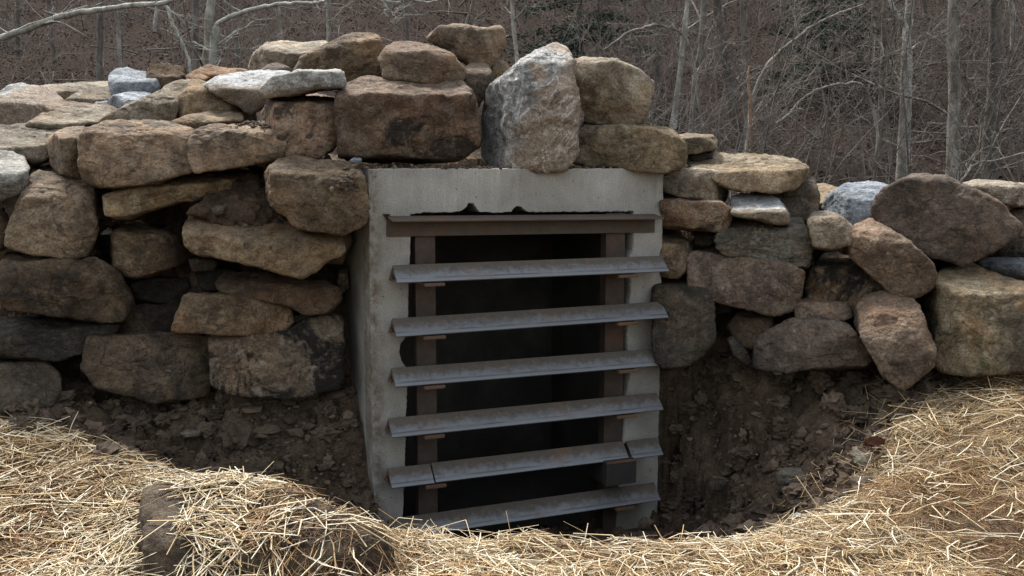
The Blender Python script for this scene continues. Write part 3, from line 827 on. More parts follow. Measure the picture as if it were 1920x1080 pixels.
# --- far left, back of the mound
rock([(-30,175),(0,172),(15,160),(45,156),(75,162),(100,175),(117,192),(95,205),(75,225),(40,240),(-30,240)], 6.2, .3, 'vein', 'rounded grey boulder with pale veins at the far left top of the pile', 'T.45', group=LG)
rock([(75,162),(110,156),(160,153),(200,154),(210,164),(175,185),(130,190),(105,184)], 6.9, .25, 'tan', 'long low tan slab behind the rounded grey veined boulder', 'T.5', 'stone_slab', group=LG)
rock([(118,190),(150,173),(175,164),(205,163),(214,175),(214,192),(180,198),(135,198)], 6.6, .2, 'tan', 'tan stone left of the large blue-grey boulder', 'T.6', group=LG)
rock([(206,142),(218,131),(240,128),(280,139),(310,150),(323,161),(312,173),(285,182),(215,182),(209,165)], 6.7, .28, 'blue', 'larger of the two blue-grey boulders on the left of the mound', 'T.45 R.3', group=LG, p=8)
rock([(197,196),(215,180),(245,171),(270,170),(287,181),(272,197),(240,205),(203,204)], 6.35, .18, 'blue', 'smaller blue-grey boulder below the larger blue-grey one', 'T.5 L.4', group=LG)
rock([(176,193),(188,186),(202,189),(203,200),(180,200)], 6.45, .08, 'blue', 'tiny blue-grey stone beside the smaller blue-grey boulder', 'T.5', 'small_stone', cat='stone', group=LG)
rock([(58,216),(65,193),(80,185),(130,192),(190,197),(226,205),(210,215),(140,214),(90,226),(64,224)], 6.15, .2, 'brown', 'thin brown wedge-shaped stone lying behind the flat tan slabs', 'T.3 L.2', group=LG)
rock([(45,236),(80,213),(130,203),(180,197),(205,203),(215,213),(195,232),(120,242)], 5.95, .28, 'tan', 'flat tan stone between the brown wedge and the wide pale slab', 'T.75', 'stone_slab', group=LG)
rock([(-40,240),(0,237),(60,232),(150,227),(175,236),(150,248),(110,262),(95,285),(90,298),(60,309),(35,300),(20,288),(-40,288)], 5.6, .36, 'tan', 'wide pale slab with a sunlit flat top at the left edge', 'T.62', 'stone_slab', p=11, group=LG)
rock([(-40,290),(0,285),(25,284),(45,295),(52,315),(48,345),(30,362),(0,372),(-40,376)], 5.08, .25, 'grey', 'pale grey stone cut by the left picture edge below the wide pale slab', 'T.45', group=LG)
rock([(186,226),(215,208),(262,190),(290,178),(318,162),(340,150),(366,152),(352,175),(334,200),(326,222),(300,229),(230,234),(198,232)], 5.9, .26, 'tan', 'tan sloping boulder forming the left half of the pointed peak', 'T.55', group=LG)
rock([(318,224),(326,196),(348,168),(360,151),(382,153),(420,180),(450,190),(475,205),(482,228),(435,232),(370,222),(335,228)], 5.86, .25, 'brown', 'brown angular boulder with a dark right side, right half of the peak', 'T.3 L.3 R.3', group=LG)
rock([(316,230),(350,219),(400,210),(440,205),(453,213),(454,229),(420,238),(365,250),(338,243)], 5.62, .22, 'brown', 'thin brown slab tucked under the dark angular boulder', 'T.45', 'stone_slab', group=LG)
rock([(90,264),(104,248),(135,238),(160,236),(165,262),(160,300),(158,338),(130,333),(108,324),(92,305)], 5.3, .26, 'brown', 'left end of the cracked long brown boulder, beside the pale slab', 'T.25 L.3', group=LG)
rock([(153,262),(165,243),(200,230),(270,224),(330,232),(357,250),(361,285),(358,318),(310,334),(240,346),(185,346),(160,335),(154,300)], 5.24, .29, 'brown', 'largest brown block of the left wall, right of the vertical crack', 'T.28', p=12, group=LG)
rock([(357,265),(370,248),(400,237),(470,228),(515,232),(530,245),(531,275),(522,295),(480,305),(420,315),(370,318),(361,300)], 5.26, .26, 'brown', 'rounded brown block with dark grit on its top, right of the largest brown block', 'T.28', p=11, group=LG)
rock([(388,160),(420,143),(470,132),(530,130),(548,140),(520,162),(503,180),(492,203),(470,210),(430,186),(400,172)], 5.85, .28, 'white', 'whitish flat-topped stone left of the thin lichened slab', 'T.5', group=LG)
rock([(489,167),(508,148),(560,137),(600,134),(640,129),(644,165),(600,169),(545,179),(505,183)], 5.32, .24, 'grey', 'thin pale lichened slab resting on the squarish block', 'T.15', 'stone_slab', p=12, group=LG)
rock([(487,207),(508,183),(550,175),(590,178),(640,188),(648,205),(641,255),(622,277),(590,292),(545,290),(490,284)], 5.42, .28, 'rust', 'squarish rust-brown block under the thin pale slab', 'T.2 L.2', p=10, group=LG)
rock([(343,145),(365,134),(390,122),(430,128),(466,130),(460,142),(400,154),(352,154)], 6.9, .2, 'rust', 'low orange-brown stone behind the whitish flat-topped stone', 'T.5', group=LG)
rock([(350,150),(358,138),(380,138),(392,146),(380,158),(356,160)], 6.6, .12, 'rust', 'small reddish stone on the skyline left of the whitish stone', 'T.4', 'small_stone', cat='stone', group=LG)
rock([(488,134),(505,122),(520,118),(540,128),(552,138),(540,150),(495,150)], 6.2, .12, 'purple', 'small purplish stone peeping out above the whitish stone', 'T.3', 'small_stone', cat='stone', group=LG)
# --- on the box
rock([(463,128),(480,100),(503,83),(530,78),(580,80),(612,77),(622,95),(610,130),(540,142),(478,140)], 6.5, .3, 'tan', 'tan boulder at the back left of the pile, leaning behind the sloping brown one', 'T.4 L.3', group=CG)
rock([(555,132),(570,106),(620,84),(668,62),(690,61),(706,76),(717,105),(714,140),(660,156),(590,145)], 6.1, .3, 'brown', 'smooth brown boulder sloping up to a rounded right shoulder', 'T.2', group=CG)
rock([(713,112),(724,90),(745,78),(800,83),(845,102),(869,130),(866,152),(820,156),(760,154),(722,148)], 5.72, .27, 'purple', 'reddish brown boulder lying on the biggest block over the box', 'T.25', group=CG)
rock([(799,73),(830,50),(865,44),(885,53),(910,54),(935,48),(944,60),(942,85),(932,108),(915,128),(880,120),(835,95)], 6.1, .26, 'brown', 'topmost brown boulder of the whole pile with a notched top', 'T.12', group=CG)
rock([(645,162),(680,150),(740,144),(820,145),(860,152),(880,180),(891,230),(893,270),(872,290),(845,303),(780,307),(720,303),(665,303),(642,290),(640,220)], 5.46, .32, 'rust', 'biggest rust-brown block with a black stain, on the left of the concrete box', 'T.22 B.12', p=11, group=CG)
rock([(866,152),(875,126),(895,113),(915,121),(921,137),(910,172),(897,198),(887,204),(876,180)], 5.8, .18, 'brown', 'narrow upright tan-brown stone wedged left of the grey pinnacle', 'T.3', group=CG)
rock([(916,142),(925,120),(940,112),(956,127),(952,150),(925,162)], 6.15, .15, 'tan', 'small tan stone just behind the grey pinnacle', 'T.4', 'small_stone', cat='stone', group=CG)
rock([(903,303),(896,245),(914,166),(956,138),(1012,84),(1036,77),(1067,87),(1079,118),(1078,178),(1094,228),(1082,283),(1057,315),(1000,315),(918,311)], 5.62, .3, 'vein', 'tall grey white-veined boulder standing like a pinnacle on the box', 'T.22 L.32 R.08', p=12, facets=9, rough=1.6, group=CG, grow_=1.0)
rock([(1076,116),(1098,105),(1125,108),(1160,122),(1200,136),(1221,152),(1215,195),(1202,226),(1170,234),(1100,230),(1078,205)], 5.98, .3, 'tan', 'tan boulder with a sloping top, right of the grey pinnacle', 'T.12', p=11, group=CG)
rock([(1074,304),(1088,240),(1108,229),(1180,232),(1258,245),(1279,270),(1277,300),(1262,314),(1180,314),(1100,310)], 5.82, .28, 'moss', 'long mossy slab on the right end of the concrete box', 'T.12', 'stone_slab', p=11, group=CG)
# --- right wall
rock([(1262,256),(1290,252),(1335,255),(1343,265),(1343,280),(1310,287),(1265,288)], 6.15, .22, 'tan', 'short brick-like tan slab on the skyline beside the mossy slab', 'T.2', 'stone_slab', p=13, group=RG)
rock([(1290,292),(1300,284),(1335,284),(1336,298),(1300,302)], 6.1, .12, 'wetdark', 'small dark packing stone under the short tan slab', 'T.3', 'small_stone', cat='stone', group=RG)
rock([(1280,300),(1325,287),(1400,287),(1440,291),(1490,300),(1510,313),(1505,335),(1480,350),(1440,355),(1380,352),(1345,338),(1305,315)], 5.98, .42, 'tan', 'broad flat tan slab topping the right wall', 'T.55', 'stone_slab', p=8, group=RG)
rock([(1236,318),(1290,311),(1335,311),(1350,325),(1366,352),(1366,374),(1340,380),(1300,372),(1236,362)], 5.9, .25, 'tan', 'tan block beside the top right corner of the concrete box', 'T.2 R.2', group=RG)
rock([(1238,362),(1300,361),(1345,375),(1371,391),(1371,415),(1355,433),(1310,430),(1238,424)], 5.78, .22, 'rust', 'rusty brown stone just under the tan block next to the box corner', 'T.25', group=RG)
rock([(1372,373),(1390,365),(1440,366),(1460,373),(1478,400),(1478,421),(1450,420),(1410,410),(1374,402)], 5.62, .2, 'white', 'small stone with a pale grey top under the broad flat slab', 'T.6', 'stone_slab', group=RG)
rock([(1345,450),(1362,412),(1390,402),(1450,416),(1490,405),(1507,425),(1519,460),(1513,500),(1470,497),(1400,488),(1350,468)], 5.72, .25, 'strata', 'layered grey-brown boulder carrying the small pale-topped stone', 'T.35', bed=1.0, group=RG)
rock([(1400,350),(1470,345),(1512,328),(1526,340),(1535,370),(1534,402),(1515,420),(1480,412),(1465,385),(1420,370)], 5.98, .25, 'dark', 'dark stone beneath the right end of the broad flat slab', 'T.15', group=RG)
rock([(1296,482),(1318,470),(1400,485),(1480,500),(1502,510),(1499,550),(1490,582),(1450,588),(1400,578),(1340,563),(1297,548)], 5.7, .25, 'purple', 'large brown flat-faced block under the layered boulder', 'T.1', p=12, group=RG)
rock([(1236,442),(1268,438),(1290,450),(1296,472),(1290,505),(1270,522),(1236,516)], 5.82, .2, 'brown', 'small brown stone squeezed between the box and the flat-faced block', 'T.25', group=RG)
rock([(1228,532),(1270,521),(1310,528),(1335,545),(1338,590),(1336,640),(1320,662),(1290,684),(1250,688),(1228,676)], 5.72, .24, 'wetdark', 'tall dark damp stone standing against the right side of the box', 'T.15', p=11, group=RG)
rock([(1514,412),(1528,397),(1555,396),(1580,410),(1604,432),(1592,457),(1560,467),(1524,463)], 5.55, .19, 'tan', 'small golden-tan stone below the pale blue-grey boulder', 'T.2', p=7, group=RG)
rock([(1542,388),(1560,361),(1590,343),(1630,339),(1660,347),(1680,365),(1660,395),(1640,420),(1600,428),(1565,410)], 5.98, .25, 'blue', 'pale blue-grey ribbed boulder left of the large purple-brown one', 'T.4 L.35', group=RG, bed=0.5)
rock([(1522,347),(1545,342),(1580,355),(1570,385),(1545,405),(1527,392)], 6.4, .2, 'tan', 'sunlit tan stone behind the pale blue-grey boulder', 'T.6', group=RG)
rock([(1638,395),(1648,368),(1712,325),(1772,334),(1866,382),(1906,420),(1896,442),(1802,497),(1742,474),(1645,414)], 5.6, .3, 'purple', 'large purple-brown diamond-shaped boulder at the upper right', 'T.08', p=11, group=RG)
rock([(1738,340),(1752,325),(1772,330),(1800,345),(1790,365),(1745,360)], 5.95, .15, 'tan', 'tan tip peeping over the purple-brown diamond-shaped boulder', 'T.3', 'small_stone', cat='stone', group=RG)
rock([(1588,456),(1606,426),(1632,412),(1662,426),(1742,490),(1754,518),(1744,543),(1708,557),(1668,548),(1600,487)], 5.42, .23, 'purple', 'tilted oblong reddish boulder under the purple-brown diamond', 'T.2', p=8, group=RG)
rock([(1512,530),(1525,503),(1545,480),(1570,474),(1610,483),(1630,508),(1660,540),(1665,565),(1600,585),(1555,572),(1514,560)], 5.66, .2, 'mottled', 'dark mottled boulder set back below the golden-tan stone', 'T.25', p=7, group=RG)
rock([(1492,563),(1530,555),(1570,563),(1592,575),(1597,594),(1570,604),(1530,600),(1493,598)], 5.52, .15, 'brown', 'thin brown stone lying on the long dark triangular boulder', 'T.3', 'stone_slab', group=RG)
rock([(1405,667),(1418,640),(1478,604),(1530,589),(1578,598),(1634,662),(1624,686),(1470,693),(1413,686)], 5.42, .24, 'purple', 'low triangular dark brown boulder resting on the right soil bank', 'T.2 L.1', p=10, group=RG)
rock([(1365,612),(1390,580),(1430,576),(1450,590),(1450,620),(1410,655),(1385,645)], 5.72, .17, 'brown', 'small rounded stone in the dark hollow under the flat-faced block', 'T.3', p=6, group=RG)
rock([(1364,636),(1374,629),(1400,660),(1412,680),(1398,684),(1375,664)], 5.5, .06, 'wetdark', 'black stone shard leaning in the gap left of the triangular boulder', 'T.2', 'stone_shard', cat='stone', group=RG)
rock([(1597,583),(1625,557),(1686,542),(1712,560),(1749,652),(1744,684),(1690,727),(1655,702),(1603,610)], 5.2, .23, 'purple', 'brown boulder with a slanted top face standing on its narrow end in the soil', 'T.3 L.12', p=11, group=RG)
rock([(1724,590),(1748,532),(1780,496),(1822,496),(1925,540),(1970,600),(1970,690),(1830,700),(1768,692),(1742,660)], 5.25, .3, 'moss', 'big yellowish-brown boulder at the right edge above the straw', 'T.3 L.2', p=8, group=RG)
rock([(1800,348),(1830,337),(1920,345),(1970,350),(1970,384),(1900,385),(1850,373)], 5.9, .28, 'tan', 'pale slab on the skyline at the right picture edge', 'T.25', 'stone_slab', group=RG)
rock([(1890,400),(1910,385),(1960,383),(1970,440),(1915,446),(1896,425)], 5.85, .2, 'purple', 'brown stone under the pale slab at the right picture edge', 'T.2', group=RG)
rock([(1833,492),(1860,484),(1960,485),(1965,512),(1900,520),(1850,504)], 5.5, .2, 'blue', 'thin blue-grey slab on the big yellowish-brown boulder', 'T.35', 'stone_slab', p=11, group=RG)
rock([(1845,470),(1880,445),(1970,440),(1970,500),(1880,505)], 5.8, .2, 'dark', 'dark stone in the shade behind the thin blue-grey slab', 'T.2', group=RG)
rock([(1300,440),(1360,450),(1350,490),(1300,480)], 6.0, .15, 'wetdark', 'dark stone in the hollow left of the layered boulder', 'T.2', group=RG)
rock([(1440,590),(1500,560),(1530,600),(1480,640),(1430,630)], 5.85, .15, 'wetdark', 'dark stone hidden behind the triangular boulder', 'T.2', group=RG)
# --- left wall, lower courses
rock([(8,458),(48,348),(74,320),(178,350),(185,385),(158,477),(110,481),(25,468)], 5.1, .26, 'brown', 'big faceted brown boulder at left with a ridged face', 'T.35 R.08', p=11, facets=7, rough=1.2, group=LG)
rock([(46,340),(68,312),(108,318),(120,335),(70,345)], 5.45, .15, 'brown', 'small brown stone showing above the faceted boulder', 'T.3', 'small_stone', cat='stone', group=LG)
rock([(198,362),(260,353),(340,330),(430,313),(472,320),(468,340),(380,372),(300,391),(240,403),(208,403)], 5.3, .24, 'tan', 'slanting tan slab with a whitened top edge, below the largest brown block', 'T.4', 'stone_slab', p=11, group=LG)
rock([(212,445),(228,418),(260,414),(310,433),(350,455),(368,480),(320,498),(270,516),(240,519),(216,502)], 5.35, .2, 'brown', 'brown stone tapering to the right beneath the slanting slab', 'T.25 R.3', group=LG)
rock([(348,432),(362,405),(420,398),(520,410),(590,428),(631,440),(636,470),(602,490),(560,516),(500,502),(430,484),(370,477),(352,462)], 5.2, .3, 'brown', 'long brown ledge stone with loose soil on its top', 'T.42', 'stone_slab', p=11, group=LG)
rock([(498,330),(520,298),(546,289),(650,305),(680,337),(685,385),(680,414),(640,434),(560,428),(505,372)], 5.0, .25, 'brown', 'large rounded brown boulder overhanging the left corner of the box', 'T.3 L.1', p=9, group=LG)
rock([(4,500),(16,476),(172,487),(218,511),(251,568),(228,603),(190,606),(140,594),(8,580)], 5.12, .26, 'dark', 'big dark brown block below the faceted boulder', 'T.12', p=11, group=LG)
rock([(-40,600),(0,597),(100,601),(190,610),(215,600),(222,612),(202,642),(180,662),(110,672),(40,665),(-40,662)], 5.12, .26, 'wetdark', 'long flat damp grey-brown stone under the big dark block', 'T.35', 'stone_slab', group=LG, bed=0.5)
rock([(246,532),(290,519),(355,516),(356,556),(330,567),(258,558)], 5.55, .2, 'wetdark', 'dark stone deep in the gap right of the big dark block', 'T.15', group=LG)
rock([(404,532),(424,511),(500,515),(590,520),(630,540),(633,560),(606,585),(570,590),(530,566),(470,558),(414,548)], 5.32, .23, 'purple', 'purple-brown slab above the flat-based pale brown slab', 'T.4', 'stone_slab', p=10, group=LG)
rock([(326,621),(338,582),(350,552),(420,547),(520,558),(541,575),(548,605),(522,623),(420,624)], 5.22, .22, 'brown', 'flat-based pale brown slab with dark drips in the left wall', 'T.1', 'stone_slab', p=13, group=LG)
rock([(212,606),(238,570),(345,570),(340,605),(322,626),(218,628)], 5.45, .2, 'wetdark', 'dark narrow stone left of the flat-based pale brown slab', 'T.12', group=LG)
rock([(160,692),(172,640),(218,625),(392,631),(396,672),(386,742),(280,750),(185,722)], 5.28, .26, 'dark', 'broad dark brown block at the foot of the left wall', 'T.08', p=13, group=LG)
rock([(399,626),(540,623),(570,601),(625,589),(636,610),(638,700),(631,727),(560,742),(470,740),(403,720)], 5.34, .26, 'mottled', 'black and ochre mottled block at the wall foot next to the box', 'T.08', p=13, group=LG)
rock([(-40,675),(0,671),(40,667),(80,672),(106,700),(112,735),(97,760),(50,772),(-40,772)], 5.0, .25, 'dark', 'brown boulder in the bottom left corner of the wall above the straw', 'T.2', p=9, group=LG)
rock([(-40,392),(4,388),(14,420),(10,465),(-40,482)], 5.15, .2, 'brown', 'brown stone at the left picture edge beside the faceted boulder', 'T.2', group=LG)
rock([(366,505),(400,498),(440,505),(436,540),(380,545)], 5.55, .15, 'wetdark', 'small dark stone in the gap above the purple-brown slab', 'T.2', 'small_stone', cat='stone', group=LG)
rock([(596,445),(650,425),(658,455),(642,494),(605,492)], 5.3, .16, 'brown', 'small brown stone behind the end of the ledge stone, by the box', 'T.2', 'small_stone', cat='stone', group=LG)
rock([(110,690),(170,680),(180,740),(110,745)], 5.6, .15, 'wetdark', 'dark stone in the hollow between the corner boulder and the broad block', 'T.2', group=LG)
# --- small stones wedged into the joints
for pts, Y, m, lab in (
    ([(188,440),(205,425),(218,445),(212,480),(192,478)], 5.42, 'wetdark', 'small dark wedge stone right of the faceted boulder'),
    ([(185,352),(203,345),(212,362),(205,392),(188,385)], 5.36, 'wetdark', 'dark chip between the faceted boulder and the slanting slab'),
    ([(355,488),(380,480),(410,492),(400,508),(362,508)], 5.4, 'dark', 'small dark stone under the left end of the ledge stone'),
    ([(636,500),(652,498),(655,540),(640,552),(632,530)], 5.45, 'dark', 'narrow dark stone between the purple-brown slab and the box side'),
    ([(545,592),(572,586),(600,592),(575,604),(550,606)], 5.36, 'dark', 'thin chip between the purple-brown slab and the mottled block'),
    ([(205,640),(222,626),(236,632),(215,655),(200,655)], 5.2, 'wetdark', 'dark chip under the end of the long flat damp stone'),
    ([(100,668),(140,664),(168,672),(160,690),(108,690)], 5.3, 'wetdark', 'dark stone under the long flat damp stone by the corner boulder'),
    ([(1335,548),(1362,565),(1372,585),(1345,588),(1332,570)], 5.78, 'wetdark', 'dark chip between the tall damp stone and the flat-faced block'),
    ([(1300,432),(1330,432),(1345,446),(1330,462),(1302,458)], 5.85, 'dark', 'dark stone under the rusty brown stone by the box'),
    ([(1495,508),(1514,500),(1524,520),(1512,548),(1498,540)], 5.7, 'wetdark', 'narrow dark stone between the flat-faced block and the mottled boulder'),
    ([(1460,352),(1490,352),(1500,364),(1470,368)], 5.8, 'wetdark', 'dark chip propping the broad flat slab'),
    ([(1635,505),(1655,520),(1668,545),(1650,550),(1632,528)], 5.5, 'wetdark', 'dark stone between the mottled boulder and the tilted oblong one'),
    ([(478,286),(500,282),(512,296),(498,312),(480,308)], 5.35, 'dark', 'small stone under the squarish rust-brown block'),
    ):
    rock(pts, Y, .08, m, lab, 'T.3', 'wedge_stone', cat='stone', group='small stones wedged in the joints', facets=4, sub=5)
# --- boulder in the foreground, half buried in straw
FB = rock([(262,985),(270,942),(290,921),(335,907),(400,902),(470,908),(530,928),(580,955),(650,980),(700,1015),(715,1060),(690,1170),(500,1200),(256,1180)], 3.5, .27, 'dark', 'brown boulder in the foreground, its top strewn with straw', 'T.45 L.08', p=8, rough=1.5, group='loose foreground boulders')
# --- loose stones in the soil bank
LS = 'loose stones in the soil bank'
for pts, Y, m, lab in (
    ([(1455,890),(1470,878),(1500,878),(1512,892),(1505,905),(1460,908)], 4.93, 'strata', 'flat grey stone lying in the right soil bank'),
    ([(1593,850),(1605,840),(1628,855),(1632,872),(1615,878),(1600,868)], 4.62, 'strata', 'grey stone at the edge of the straw on the right'),
    ([(1490,938),(1505,930),(1528,935),(1526,948),(1500,953)], 4.72, 'blue', 'small blue-grey stone low in the right soil bank'),
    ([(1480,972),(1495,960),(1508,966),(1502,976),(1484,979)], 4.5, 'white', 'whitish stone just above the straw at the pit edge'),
    ([(1448,690),(1456,681),(1468,690),(1466,703),(1452,702)], 5.5, 'grey', 'small upright grey stone under the triangular boulder'),
    ([(1570,932),(1585,918),(1600,925),(1598,942),(1578,945)], 4.45, 'wetdark', 'dark stone half under the straw edge on the right'),
    ([(1410,940),(1425,933),(1445,940),(1440,950),(1415,952)], 4.98, 'brown', 'brown chip of rock low in the right bank'),
    ([(1330,905),(1345,895),(1362,903),(1358,918),(1335,920)], 5.3, 'wetdark', 'dark lump of stone in the middle of the right bank'),
    ([(338,812),(352,806),(377,808),(372,816),(345,822)], 4.98, 'strata', 'grey sliver of stone in the left soil bank'),
    ([(120,762),(140,768),(158,785),(150,790),(128,775)], 4.8, 'brown', 'brown shard lying at the top of the left straw edge'),
    ([(65,958),(80,953),(105,962),(108,985),(90,992),(68,980)], 3.8, 'tan', 'brown clod-like stone half hidden in the left straw'),
    ([(1610,1005),(1640,992),(1690,1000),(1705,1015),(1660,1028),(1620,1020)], 3.75, 'wetdark', 'dark earthy stone among the straw at the lower right'),
    ([(655,302),(664,295),(678,297),(676,304),(660,307)], 5.05, 'blue', 'tiny pale stone on the top left corner of the box'),
    ([(398,392),(408,384),(422,387),(420,402),(402,404)], 5.05, 'strata', 'greyish pebble in the soil on the ledge stone'),
    ):
    rock(pts, Y, .05, m, lab, 'T.4', 'loose_stone', cat='stone', group=LS, facets=5, rough=0.6, sub=4)
# --- packed earth between the stones
rock([(352,402),(385,368),(460,335),(505,320),(515,380),(535,420),(470,418),(400,415)], 5.3, .2, 'soil', 'crumbly dark soil packed on the ledge stone under the slanting slab', 'T.5', 'soil_clump', cat='soil', rough=2.5, p=5, group=None)
rock([(270,150),(285,130),(310,121),(335,128),(350,150),(330,165),(285,165)], 6.8, .2, 'soil', 'dark heap of dirt and debris behind the larger blue-grey boulder', 'T.5', 'soil_clump', cat='soil', rough=2.5, p=5, group=None)

# ------------------------------------------------------------------ clods and pebbles on the soil
NR = np.random.default_rng(11)
def proj(p):
    q = np.asarray(p) - EYE
    fwd = q[..., 1] * math.cos(PITCH) - q[..., 2] * math.sin(PITCH)
    up = q[..., 1] * math.sin(PITCH) + q[..., 2] * math.cos(PITCH)
    return 960 + FPX * q[..., 0] / fwd, 540 - FPX * up / fwd
def straw_edge(x): return np.interp(x, straw_x, straw_y)

def lumps(name, xy, rad, mat, tints, sink=0.35, flat=0.7, lev=2):
    bv, bf = ico(lev)
    n = len(xy)
    z = gz(xy[:, 0], xy[:, 1])
    V = np.repeat(bv[None], n, 0)
    if lev < 3: V = V * (1 + NR.uniform(-0.33, 0.33, (n, len(bv), 1)))
    else:
        dsp = np.array([[noise.fractal((p[0] * 2.2 + k * 3.7, p[1] * 2.2, p[2] * 2.2), 0.6, 2.3, 4) for p in bv] for k in range(40)])
        V = V * (1 + 0.6 * dsp[np.arange(n) % 40] + NR.uniform(-0.05, 0.05, (n, len(bv))))[..., None]
    sc = rad[:, None] * NR.uniform(0.6, 1.25, (n, 3)) * np.array((1, 1, flat))
    V = V * sc[:, None, :]
    a = NR.uniform(0, 6.28, n); c, s = np.cos(a), np.sin(a)
    X = V[..., 0] * c[:, None] - V[..., 1] * s[:, None]; Yv = V[..., 0] * s[:, None] + V[..., 1] * c[:, None]
    V = np.stack([X + xy[:, :1], Yv + xy[:, 1:2], V[..., 2] + (z + rad * (0.5 - sink))[:, None]], -1)
    F = bf[None] + (np.arange(n) * len(bv))[:, None, None]
    me = mesh_np(name, V.reshape(-1, 3), F.reshape(-1, 3), False, np.repeat(tints, len(bv)))
    return link(name, me, mat)
xy = np.stack([NR.uniform(-2.8, 2.9, 160000), NR.uniform(4.0, 5.85, 160000)], 1)
slp = np.abs(gz(xy[:, 0], xy[:, 1] + 0.03) - gz(xy[:, 0], xy[:, 1] - 0.03)) / 0.06
xy = xy[NR.random(len(xy)) < np.clip(0.15 + 0.25 * slp, 0, 1)]
keep = (xy[:, 1] > straw_edge(xy[:, 0]) - 0.1)
lx = (xy - TL[:2]) @ ux[:2]; ly = (xy - TL[:2]) @ uy[:2]
keep &= ~((lx > -0.03) & (lx < BW + 0.03) & (ly > -0.05))
keep &= (xy[:, 0] < -0.65) | (xy[:, 0] > 0.55)
xy = xy[keep]; big_xy = xy[9000:9900]; xy = xy[:9000]
rad = 0.006 * np.exp(NR.normal(0.4, 0.7, len(xy))); rad = np.clip(rad, 0.004, 0.05)
tag(lumps('soil_clods', xy, rad, M['clod'], NR.beta(1.6, 2.2, len(xy)), lev=1), 'crumbled dark brown clods over the soil banks beside the box', 'soil', kind='stuff')
brad = np.clip(0.03 * np.exp(NR.normal(0, 0.5, len(big_xy))), 0.012, 0.09)
tag(lumps('soil_lumps', big_xy, brad, M['clod'], NR.beta(1.5, 2.4, len(big_xy)), 0.45, 0.8, 3), 'larger broken lumps of dark earth on the soil banks', 'soil', kind='stuff')
pk = NR.permutation(len(xy))[:110]
tag(lumps('gravel', xy[pk] + NR.normal(0, 0.05, (110, 2)), np.clip(0.007 * np.exp(NR.normal(0, 0.5, 110)), 0.004, 0.022), M['pebble'], NR.uniform(0, 1, 110), 0.2), 'scattered grey pebbles in the soil banks', 'gravel', kind='stuff')
# grit along the top edge of the box
n_g = 260
gu = NR.uniform(-0.02, BW, n_g); gd = NR.uniform(0.0, 0.14, n_g)
bv, bf = ico(2)
gr = np.clip(0.006 * np.exp(NR.normal(0, 0.5, n_g)), 0.003, 0.018)
V = bv[None] * (1 + NR.uniform(-0.3, 0.3, (n_g, len(bv), 1))) * gr[:, None, None]
P = TL + gu[:, None] * ux + gd[:, None] * uy + (gr * 0.5)[:, None] * uz
V = V + P[:, None, :]
F = bf[None] + (np.arange(n_g) * len(bv))[:, None, None]
tag(link('grit', mesh_np('grit', V.reshape(-1, 3), F.reshape(-1, 3), False, np.repeat(NR.uniform(0, 1, n_g), len(bv))), M['clod']), 'dark grit along the top edge of the concrete box', 'grit', kind='stuff')

# dirt that fell onto single stones
def grit_on(part_of_label, regs, n_, label, r0=0.006):
    o_, vv, ff = [q for q in ROCKS if part_of_label in q[0]['label']][0]
    bt = BVHTree.FromPolygons([Vector(p) for p in vv], [tuple(int(i) for i in t) for t in ff])
    pts = []
    for k in range(n_):
        cx_, cy_, rx_, ry_ = regs[k % len(regs)]
        h = bt.ray_cast(Vector(EYE), Vector(ray(cx_ + NR.normal(0, rx_), cy_ + NR.normal(0, ry_))).normalized())
        if h[0] is not None: pts.append(np.array(h[0]))
    pts = np.array(pts); m = len(pts)
    bv, bf = ico(2)
    rr = np.clip(r0 * np.exp(NR.normal(0, 0.6, m)), 0.003, 0.022)
    V = bv[None] * (1 + NR.uniform(-0.35, 0.35, (m, len(bv), 1))) * rr[:, None, None] + pts[:, None, :]
    F = bf[None] + (np.arange(m) * len(bv))[:, None, None]
    tag(link('dirt', mesh_np('dirt', V.reshape(-1, 3), F.reshape(-1, 3), False, np.repeat(NR.beta(1.2, 2.0, m), len(bv))), M['clod']), label, 'dirt', kind='stuff')
grit_on('dark grit on its top', [(475, 233, 22, 3), (500, 238, 14, 3)], 160, 'dark grit lying on the rounded brown block of the left wall')
grit_on('long brown ledge stone', [(420, 405, 28, 7), (470, 412, 30, 6), (400, 400, 15, 5)], 260, 'loose soil crumbs on the ledge stone', 0.008)
grit_on('overhanging the left corner', [(648, 345, 10, 9)], 130, 'patch of dark grit on the boulder overhanging the box corner', 0.005)
grit_on('layered grey-brown boulder', [(1430, 425, 16, 4)], 60, 'crumbs on the layered boulder', 0.006)

